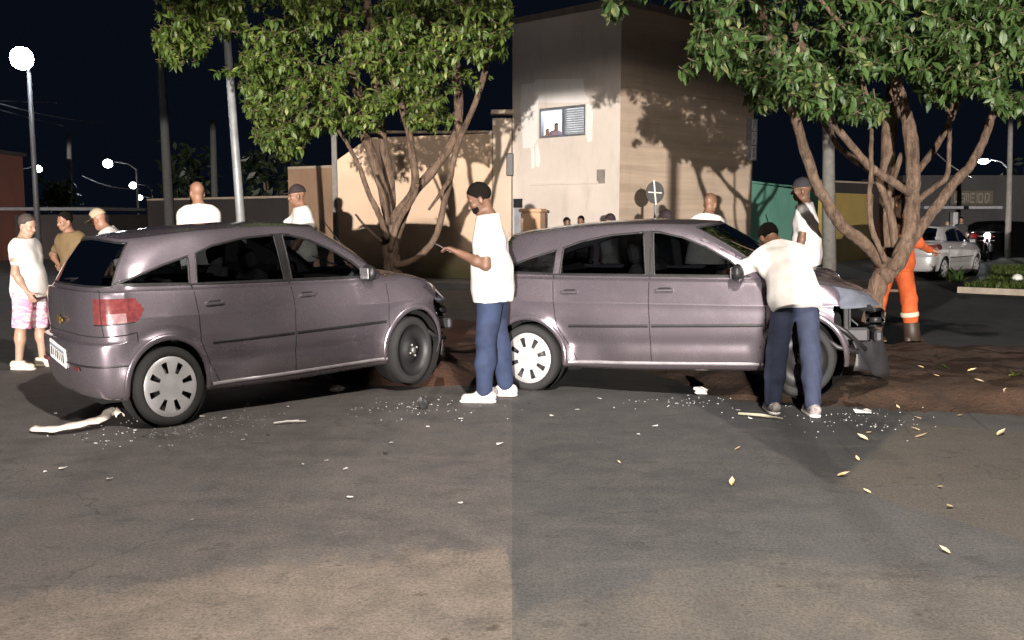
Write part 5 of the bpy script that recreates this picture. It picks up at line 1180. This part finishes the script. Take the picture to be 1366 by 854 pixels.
V = np.stack([np.stack([px - dx * w, py - dy * w, np.full(m_, .108)], 1), np.stack([px + dx * w, py + dy * w, np.full(m_, .108)], 1), np.stack([px + ln[:, 0], py + ln[:, 1], .11 + h_], 1)], 1).reshape(-1, 3)
o = mesh_np('grass', V, np.arange(3 * m_).reshape(-1, 3), leaf_mat('grass_green', (.05, .10, .018), (.10, .15, .03), (.22, .19, .08)), smooth=False); tag(o, 'short green grass on the far verge beside the side road', 'grass', kind='stuff')
def tuft(label, pos, hgt, n_, seed, m, spread=.25):
    r = np.random.default_rng(seed); V, Fc = [], []
    for i in range(n_):
        a = r.uniform(0, 6.28); d = Vector((math.cos(a) * spread * r.uniform(.3, 1.6), math.sin(a) * spread * r.uniform(.3, 1.6), r.uniform(.5, 1.0))).normalized(); L = hgt * r.uniform(.5, 1.1)
        side = d.cross(Vector((0, 0, 1))).normalized(); M = Matrix((d, side, side.cross(d))).transposed(); s = leaf_shape(L, L * .14, .35, .1) @ np.array(M).T + np.array((r.normal(0, .05), r.normal(0, .05), 0)); Fc.append(np.array(LEAF_F) + 8 * len(V)); V.append(s)
    o = mesh_np('plant', np.concatenate(V), np.concatenate(Fc), m); o.location = pos; tag(o, label, 'plant'); return o
q = G(1297, 386); tuft('dark small plant behind the far kerb near the silver car', (q.x, q.y + .8, .08), .55, 34, 2, LR, .6)
q = G(1345, 502, .15); tuft('low green weeds on the far edge of the right dirt verge', (q.x, q.y, .1), .22, 26, 3, LG, .9); q = G(1262, 490, .15); tuft('small weed clump on the right dirt verge near the orange suited man', (q.x, q.y, .1), .16, 18, 4, LG, .9)
q = G(1357, 371, .2); mb = MB(); mb.lathe([(0, 0), (.10, .02), (.13, .08), (.09, .16), (0, .19)], 9, Matrix.Translation((q.x, q.y, .11))); o = mb.build('plastic_bag', mat('bag_white', (.75, .76, .7), .5), None, True); tag(o, 'white crumpled plastic bag lying on the far grass', 'bag')
# soil patch in front of the silver car
mb = MB(); mb.prism([(x, y, 0) for x, y in ((4.6, 20.2), (8.4, 19.5), (8.4, 22.5), (4.4, 25))], (0, 0, .05)); o = mb.build('dirt_patch', mat('patch_soil', (.20, .15, .105), .95, col2=(.12, .09, .065), nscale=2, bump=.5, bscale=14, coords='pos')); tag(o, kind='structure')
sw = P(600, 380, 22); mb = MB(); mb.prism([(-9, 20.2, 0), (-.02, 20.2, 0), (-.02, 21.99, 0), (-9, 21.99, 0)], (0, 0, .13)); o = mb.build('pavement', mat('pavement_grey', (.20, .20, .20), .9, col2=(.14, .14, .145), nscale=2, bump=.3, coords='pos')); tag(o, kind='structure')
mb = MB(); q = P(711, 290, 18.5); mb.box((q.x, 18.5, P(0, 283, 18.5).z / 2), (27 / F * 18.5, .35, P(0, 283, 18.5).z), R(-20), .03); mb.box((q.x, 18.5, P(0, 283, 18.5).z + .03), (31 / F * 18.5, .42, .07), R(-20), .02)
o = mb.build('gate_post', plaster_mat('peach_plaster', (.62, .40, .25), (.50, .32, .20))); tag(o, 'stubby peach coloured gate post beside the grey gate of the concrete house', 'post')

# ---------------------------------------------------------------- people
WHT = cloth('white_cotton', (.80, .77, .74)); WHT2 = cloth('offwhite_cotton', (.74, .72, .70), col2=(.60, .58, .58), nscale=7)
DEN = cloth('blue_denim', (.026, .042, .098), col2=(.016, .026, .062), nscale=8); DEN2 = cloth('navy_denim', (.028, .038, .078), col2=(.017, .023, .048), nscale=8)
DARKT = cloth('dark_cloth', (.03, .03, .035)); OLIVE = cloth('olive_cloth', (.17, .115, .055)); ORANGE = cloth('hi_vis_orange', (.46, .085, .016), col2=(.34, .055, .010))
KHAKI = cloth('tan_cap_cloth', (.42, .34, .24)); BLACKC = cloth('dark_cap_cloth', (.035, .022, .025)); HAIR = mat('hair_dark', (.010, .008, .007), .95, bump=.8, bscale=160, Specular_IOR_Level=.1); GREYH = mat('hair_shaved', (.06, .045, .04), .8, bump=.3, bscale=200)
SHOE_W = (mat('shoe_white', (.72, .70, .70), .5, col2=(.35, .34, .36), nscale=16), mat('sole_white', (.78, .76, .74), .6)); SHOE_D = (mat('shoe_dark', (.04, .035, .03), .6), mat('sole_dark', (.03, .03, .03), .8)); SAND = (mat('sandal_cream', (.66, .58, .48), .7), mat('sole_cream', (.70, .62, .52), .7))
BOOT = (mat('boot_brown', (.035, .022, .016), .55), mat('sole_tan', (.2, .15, .1), .8))
def shorts_mat():
    m = bpy.data.materials.new('pink_print'); m.use_nodes = True; b = m.node_tree.nodes['Principled BSDF']; n = N(m); co = n.obj(); a = n.noise(n.scale(co, (1, 1, 2.4)), 9, 4, .6, 1.2)
    n.L(n.mix(n.mapr(a, .46, .54), (.72, .26, .40), (.80, .66, .68)), b.inputs['Base Color']); b.inputs['Roughness'].default_value = .85; return m
def at(px, Y, z=None): x = (px - CX) / F * Y; return (x, Y, ground_z(x, Y) if z is None else z)
sk1, sk2, sk3, sk4 = (.30, .16, .105), (.16, .085, .055), (.42, .26, .19), (.22, .12, .075)
# man looking at his phone in front of the left car
pm, inf = person('heavy man in white shirt and blue jeans looking down at his phone', at(657, 8.05, 0), R(176), 1.84, lean=4, look=(1, .05, -.5), skin=sk2, bulk=1.12, res=.009,
    arms=(((.02, .16, -1), (.90, -.24, .40), (.9, -.2, .42), .6), ((.10, -.10, -1), (.90, .24, .36), (.9, .2, .4), .6)), legs=((6, 4, .06), (-5, 3, .08)), shirt=WHT, pants=DEN, shoes=SHOE_W, hair=HAIR, beard=HAIR)
hm = (inf['hands'][0] + inf['hands'][1]) / 2; mb = MB(); mb.box((hm.x - .07, hm.y, hm.z + .035), (.145, .072, .009), Matrix.Rotation(R(178), 3, 'Z') @ Matrix.Rotation(-.5, 3, 'Y'), .004); o = mb.build('phone', mat('phone_black', (.015, .015, .018), .2)); tag(o, 'dark phone held by the heavy man in blue jeans', 'phone')
# pink shorts
person('man in white T-shirt and pink printed shorts behind the left car', at(37, 9.75), R(-6), 1.57, lean=-2, look=(1, -.15, -.25), skin=sk3, bulk=1.08, res=.010,
    arms=(((.10, .25, -1), (.45, -.35, -.75), (.5, -.3, -.6), .5), ((.02, -.22, -1), (.42, .20, -.9), (.4, .2, -.9), .5)), legs=((4, 4, .08), (-4, 2, .10)), shirt=WHT, pants=shorts_mat(), pant_len=.52, shoes=SAND, hair=GREYH)
person('man in olive brown shirt with a hand on his hip at the left car tailgate', at(103, 11.6), R(-112), 1.60, lean=6, side=-6, look=(1, -.2, -.15), skin=sk1, res=.012,
    arms=(((-.15, .8, -.7), (.35, -.75, -.55), (.3, -.5, -.7), .5), ((-.15, -.85, -.65), (.35, .75, -.5), (.3, .5, -.7), .5)), shirt=OLIVE, pants=DARKT, shoes=SHOE_D, hair=HAIR)
person('stooping man in tan cap and pale shirt behind the left car roof', at(176, 11.4), R(190), 1.72, lean=32, look=(1, -.35, -.55), skin=sk1, res=.013, cap=KHAKI, shirt=WHT2, pants=DARKT, shoes=SHOE_D)
person('bald man in white shirt seen from behind over the left car roof', at(268, 11.2), R(108), 1.80, lean=6, look=(1, .35, -.1), skin=sk1, res=.012, bulk=1.1, shirt=WHT, pants=DARKT, shoes=SHOE_D, hair=None)
person('man in dark cap and white T-shirt resting a hand on the left car roof', at(406, 12.4), R(205), 1.80, lean=3, look=(1, -.15, -.12), skin=sk1, res=.011, cap=BLACKC, shirt=WHT, pants=DARKT, shoes=SHOE_D,
    arms=(((.25, .25, -1), (.5, .2, -.6), (.8, 0, -.2), .3), ((.75, .1, -.50), (.95, .15, .10), (1, .1, -.05), .3)))
person('bystander behind the viewpoint whose shadow falls on the left car rear door', (-2.38, -17.2, 0), R(100), 1.72, res=.02, shirt=OLIVE, pants=DARKT, shoes=SHOE_D, hair=HAIR)
person('second bystander farther behind the viewpoint shading the left car front door', (-2.28, -20.5, 0), R(85), 1.74, res=.02, shirt=DARKT, pants=DARKT, shoes=SHOE_D, hair=HAIR)
# leaning over the right car
person('man in white shirt and navy jeans bending over the right car windscreen', at(1062, 7.45, 0), R(90), 1.76, lean=54, side=5, bulk=.93, look=(.7, .15, -.9), skin=sk4, res=.009,
    arms=(((.62, .62, -.42), (.90, .25, -.15), (.9, .2, -.1), .3), ((.75, .0, -.6), (.9, .15, -.1), (.9, .1, -.1), .3)), legs=((4, 2, .07), (-3, 4, .09)), shirt=WHT, pants=DEN2, shoes=(mat('shoe_grey', (.40, .36, .36), .6, col2=(.10, .09, .09), nscale=22), SHOE_W[1]), hair=HAIR)
person('man in dark cap and white T-shirt standing behind the right car bonnet', at(1075, 11.2, .12), R(160), 1.86, lean=4, look=(1, .1, -.05), skin=sk2, res=.011, cap=DARKT, shirt=WHT2, pants=DARKT, shoes=SHOE_D, bulk=1.08)
person('bald man in white printed shirt behind the right car windscreen', at(940, 10.9), R(64), 1.68, lean=12, look=(1, -.2, -.25), skin=sk4, res=.011, bulk=1.15, shirt=WHT, pants=DARKT, shoes=SHOE_D)
person('onlooker in dark cap and glasses, only the head above the right car roof', at(886, 12.0), R(-78), 1.62, look=(1, -.1, -.2), skin=sk1, res=.013, cap=BLACKC, shirt=DARKT, pants=DARKT, shoes=SHOE_D)
person('onlooker in a dark cap before the house, above the rear of the right car roof', at(811, 15.0, 0), R(-60), 1.575, look=(1, .1, -.2), skin=sk1, res=.015, cap=BLACKC, shirt=WHT2, pants=DARKT, shoes=SHOE_D)
person('left of the two small far heads before the concrete house', at(755, 19.0, 0), R(-70), 1.51, skin=sk2, res=.017, shirt=WHT2, pants=DARKT, shoes=SHOE_D, hair=HAIR)
person('right of the two small far heads before the concrete house', at(775, 19.2, 0), R(-110), 1.54, skin=sk4, res=.017, shirt=WHT2, pants=DARKT, shoes=SHOE_D, hair=HAIR)
# rescue worker behind the tree
ow, inf = person('rescue worker in orange overalls half hidden behind the right tree trunk', at(1193, 10.75, .12), R(30), 1.80, lean=3, look=(1, .1, -.3), skin=sk1, res=.011, bulk=1.08,
    arms=(((.35, .3, -1), (.7, -.2, -.3), (.8, -.2, -.1), .5), ((.25, -.25, -1), (.75, .1, -.25), (.8, .1, -.1), .5)), legs=((-7, 0, .10), (12, 6, .12)), shirt=ORANGE, pants=ORANGE, shoes=BOOT, hair=HAIR, long_sleeve=True)
bandm = mat('reflective_band', (.50, .47, .36), .4); s = inf['s']
for (hp, k_, an) in inf['legs']:
    d = Vector(an - k_).normalized()
    for f_ in (.40,):
        c = Vector(k_ + (an - k_) * f_); mb = MB(); q_ = Vector((0, 0, 1)).rotation_difference(d).to_matrix().to_4x4(); mb.lathe([(.090, -.028), (.101, -.022), (.101, .022), (.090, .028)], 18, Matrix.Translation(c + Vector((-.012, 0, 0))) @ q_); mb.build('reflective_band', bandm, ow, True)
    c = Vector(k_ + (an - k_) * .86); mb = MB(); mb.lathe([(.080, -.11), (.088, -.10), (.094, .10), (.080, .11)], 16, Matrix.Translation(c) @ q_); mb.build('boot_leg', BOOT[0], ow, True)
    c = Vector(k_ + (an - k_) * .02); mb = MB(); mb.box(c + Vector((.062, 0, 0)), (.04, .11, .15), bev=.018); mb.build('knee_pad', BOOT[0], ow)
# riders by the shop and the two figures in the lit window
person('seated height onlooker between the silver car and the shop pillar', at(1279, 31.5, 0), R(-120), 1.50, skin=sk1, res=.02, shirt=DARKT, pants=DARKT, shoes=SHOE_D, hair=HAIR); person('far onlooker just above the silver car roof', at(1260, 31, 0), R(-100), 1.36, skin=sk3, res=.02, shirt=DARKT, pants=DARKT, shoes=SHOE_D)
fl = w0[1] - .75
c = LL + dl * (w0[0] + (wm - w0[0]) * .74 - .28) - nl * .34; person('taller figure standing in the lit upstairs window', (c.x, c.y, fl), R(-80), 1.07, skin=sk2, res=.014, shirt=cloth('plum_cloth', (.16, .11, .14)), pants=DARKT, shoes=SHOE_D, hair=HAIR)
c = LL + dl * (w0[0] + (wm - w0[0]) * .36 - .28) - nl * .34; person('shorter figure with pale shirt in the lit upstairs window', (c.x, c.y, fl), R(-80), .96, skin=sk2, res=.014, shirt=WHT2, pants=DARKT, shoes=SHOE_D, hair=HAIR)

# ---------------------------------------------------------------- things lying on the road
def chip_mesh(seed, size, th=.12, n=7):
    r = np.random.default_rng(seed); a = np.sort(r.uniform(0, 6.28, n)); rr = r.uniform(.5, 1, n) * size; mb = MB()
    mb.prism([(math.cos(x) * q, math.sin(x) * q * .6, .002 + r.uniform(0, .25) * size) for x, q in zip(a, rr)], (0, 0, size * th)); return mb
def lump_mesh(seed, R_, flat=.6):
    r = np.random.default_rng(seed); mb = MB(); vs = []; n, m = 11, 7
    for i in range(m):
        t = math.pi * i / (m - 1)
        for k in range(n):
            a = 2 * math.pi * k / n; q = R_ * (1 + r.normal(0, .16)); vs.append((q * math.sin(t) * math.cos(a), q * .75 * math.sin(t) * math.sin(a), R_ * flat + q * flat * math.cos(t)))
    mb.add(vs, [(i * n + k, i * n + (k + 1) % n, (i + 1) * n + (k + 1) % n, (i + 1) * n + k) for i in range(m - 1) for k in range(n)]); return mb
def lay(name, label, cat, group, mb, m, px, py, rz, tilt=0.0):
    o = mb.build(name, m); q = G(px, py); q = G(px, py, ground_z(q.x, q.y)); o.location = (q.x, q.y, ground_z(q.x, q.y) + .006); o.rotation_euler = (tilt, 0, rz); tag(o, label, cat, group); return o
PLW = mat('shard_white', (.72, .70, .67), .5, col2=(.5, .48, .45)); PLD = mat('shard_dark', (.03, .03, .032), .5); LFY = mat('leaf_yellow', (.55, .40, .16), .7, col2=(.62, .52, .36), nscale=20)
# the torn white bumper strip
pth = [G(x, y) + Vector((0, 0, z)) for x, y, z in ((44, 577, .02), (70, 580, .03), (105, 577, .05), (135, 571, .06), (152, 563, .09), (161, 566, .06))]; sp = smooth_path(pth, 6); mb = MB(); vs = []; fs = []
for i, p in enumerate(sp):
    t = np.gradient(sp, axis=0)[i]; nn_ = np.array((-t[1], t[0], 0)); nn_ /= np.linalg.norm(nn_) + 1e-9; w = .030 + .018 * math.sin(i / len(sp) * 3.0) + .006 * math.sin(i * 2.1)
    for u, z in ((-1, 0), (-.7, .022), (.2, .032), (.9, .02), (1, 0)): vs.append(tuple(p + nn_ * w * u + np.array((0, 0, z + .004 * math.sin(i * 1.3 + u * 4)))))
for i in range(len(sp) - 1):
    for k in range(4): fs.append((i * 5 + k, (i + 1) * 5 + k, (i + 1) * 5 + k + 1, i * 5 + k + 1))
o = mesh_np('bumper_strip', vs, fs, mat('strip_cream', (.66, .61, .55), .5, col2=(.5, .45, .40), nscale=5)); tag(o, 'cream coloured torn bumper strip on the road by the left rear wheel', 'car part'); md = o.modifiers.new('s', 'SOLIDIFY'); md.thickness = .006
lay('plastic_chunk', 'white rounded lump of plastic on the road under the left car sill', 'debris', 'broken pieces on the road', lump_mesh(1, .062, .5), PLW, 449, 524, .3)
lay('plastic_chunk', 'white folded scrap on the road under the right car front door', 'debris', 'broken pieces on the road', lump_mesh(2, .075, .4), PLW, 934, 526, .8, .3)
lay('plastic_chunk', 'flat pale scrap on the road right of the bending man', 'debris', 'broken pieces on the road', chip_mesh(3, .11, .06, 8), PLW, 1152, 552, .1)
lay('plastic_chunk', 'small dark upright lump left of the heavy man shoes', 'debris', 'broken pieces on the road', lump_mesh(4, .05, 1.0), PLD, 565, 546, .3)
mb = MB(); mb.tube([(-.12, -.02, .01), (-.02, 0, .018), (.12, .015, .012)], [.007, .009, .005], 6); mb.tube([(-.02, 0, .018), (.06, .05, .014)], .005, 5); lay('twig', 'thin pale twig on the road below the left car', 'twig', 'twigs on the road', mb, PLW, 387, 566, .1)
mb = MB(); mb.tube([(-.16, .10, .012), (0, 0, .02), (.14, -.10, .012)], [.010, .012, .007], 6); lay('twig', 'pale stick on the road at the bending man feet', 'twig', 'twigs on the road', mb, mat('stick_pale', (.4, .38, .28), .8), 1016, 558, 0)
small_l = [(92, 554), (74, 553), (128, 593), (232, 580), (258, 572), (325, 588), (357, 582), (404, 621), (435, 616), (462, 628), (570, 571), (522, 592), (515, 606), (60, 631), (84, 627), (270, 557), (180, 576), (206, 574), (192, 584), (330, 541), (383, 544), (146, 641), (466, 665), (615, 560), (250, 560), (222, 587), (175, 590), (614, 673), (256, 695), (666, 594), (110, 585), (300, 560), (352, 533)]
small_r = [(918, 529), (770, 548), (852, 581), (706, 540), (984, 549), (1000, 600 - 40), (735, 556), (800, 533), (874, 570)]
for i, (x, y) in enumerate(small_l + small_r): lay('plastic_shard', 'small pale chip of broken car plastic or glass on the road', 'debris', 'small chips on the road', chip_mesh(20 + i, random.uniform(.016, .036), .09), PLW if i % 6 else PLD, x, y, random.uniform(0, 6), random.uniform(-.2, .2))
r = np.random.default_rng(15)
mb = MB()
for i in range(420):                                                       # crumbs of glass strewn round the cars
    cx_, cy_ = [(205, 578), (300, 560), (560, 545), (920, 532), (1130, 560)][int(r.integers(0, 5))]; x, y = r.normal(cx_, 55), r.normal(cy_, 9)
    if y < 530: continue
    p = G(x, y); s_ = r.uniform(.003, .007); z_ = ground_z(p.x, p.y); mb.box((p.x, p.y, z_ + s_ * .5), (s_ * 1.6, s_ * 1.2, s_), r.uniform(0, 3))
o = mb.build('glass_crumbs', mat('crumb_glass', (.38, .40, .40), .15)); tag(o, 'crumbs of broken glass strewn on the road round both cars', 'broken glass', kind='stuff')
def dry_leaf(L): 
    mb = MB(); s = leaf_shape(L, L * .42, -.35, .22); mb.add([tuple(p) for p in s], LEAF_F); return mb
for i, (x, y, L, lab) in enumerate([(976, 649, .13, 'yellow curled leaf alone in the middle of the right road'), (1158, 588, .13, 'yellow leaf on the dark road patch right of the bending man'), (1220, 584, .13, 'yellow leaf at the edge of the right dirt verge'), (1330, 582, .16, 'long tan leaf under the right dirt verge near the right edge'), (1116, 636, .11, 'tan leaf at the meeting corner of the road patches'), (1272, 677, .10, 'pale leaf lowest at the right of the road'), (1146, 616, .09, None), (1162, 659, .07, None), (1250, 650, .07, None), (1228, 575, .09, None), (980, 601, .08, None), (828, 619, .05, None), (1155, 578, .09, None), (1290, 500, .12, None), (1313, 508, .13, None), (1233, 492, .10, None), (1253, 507, .08, None), (1276, 590 - 35, .08, None), (1200, 545, .09, None), (1340, 520, .12, None), (1230, 540, .08, None), (1268, 740, .09, None)]):
    lay('fallen_leaf', lab or 'small dry yellowish leaf lying on the ground at the right', 'leaf', 'fallen leaves', dry_leaf(L * .68), LFY, x, y, random.uniform(0, 6), random.uniform(-.3, .3))
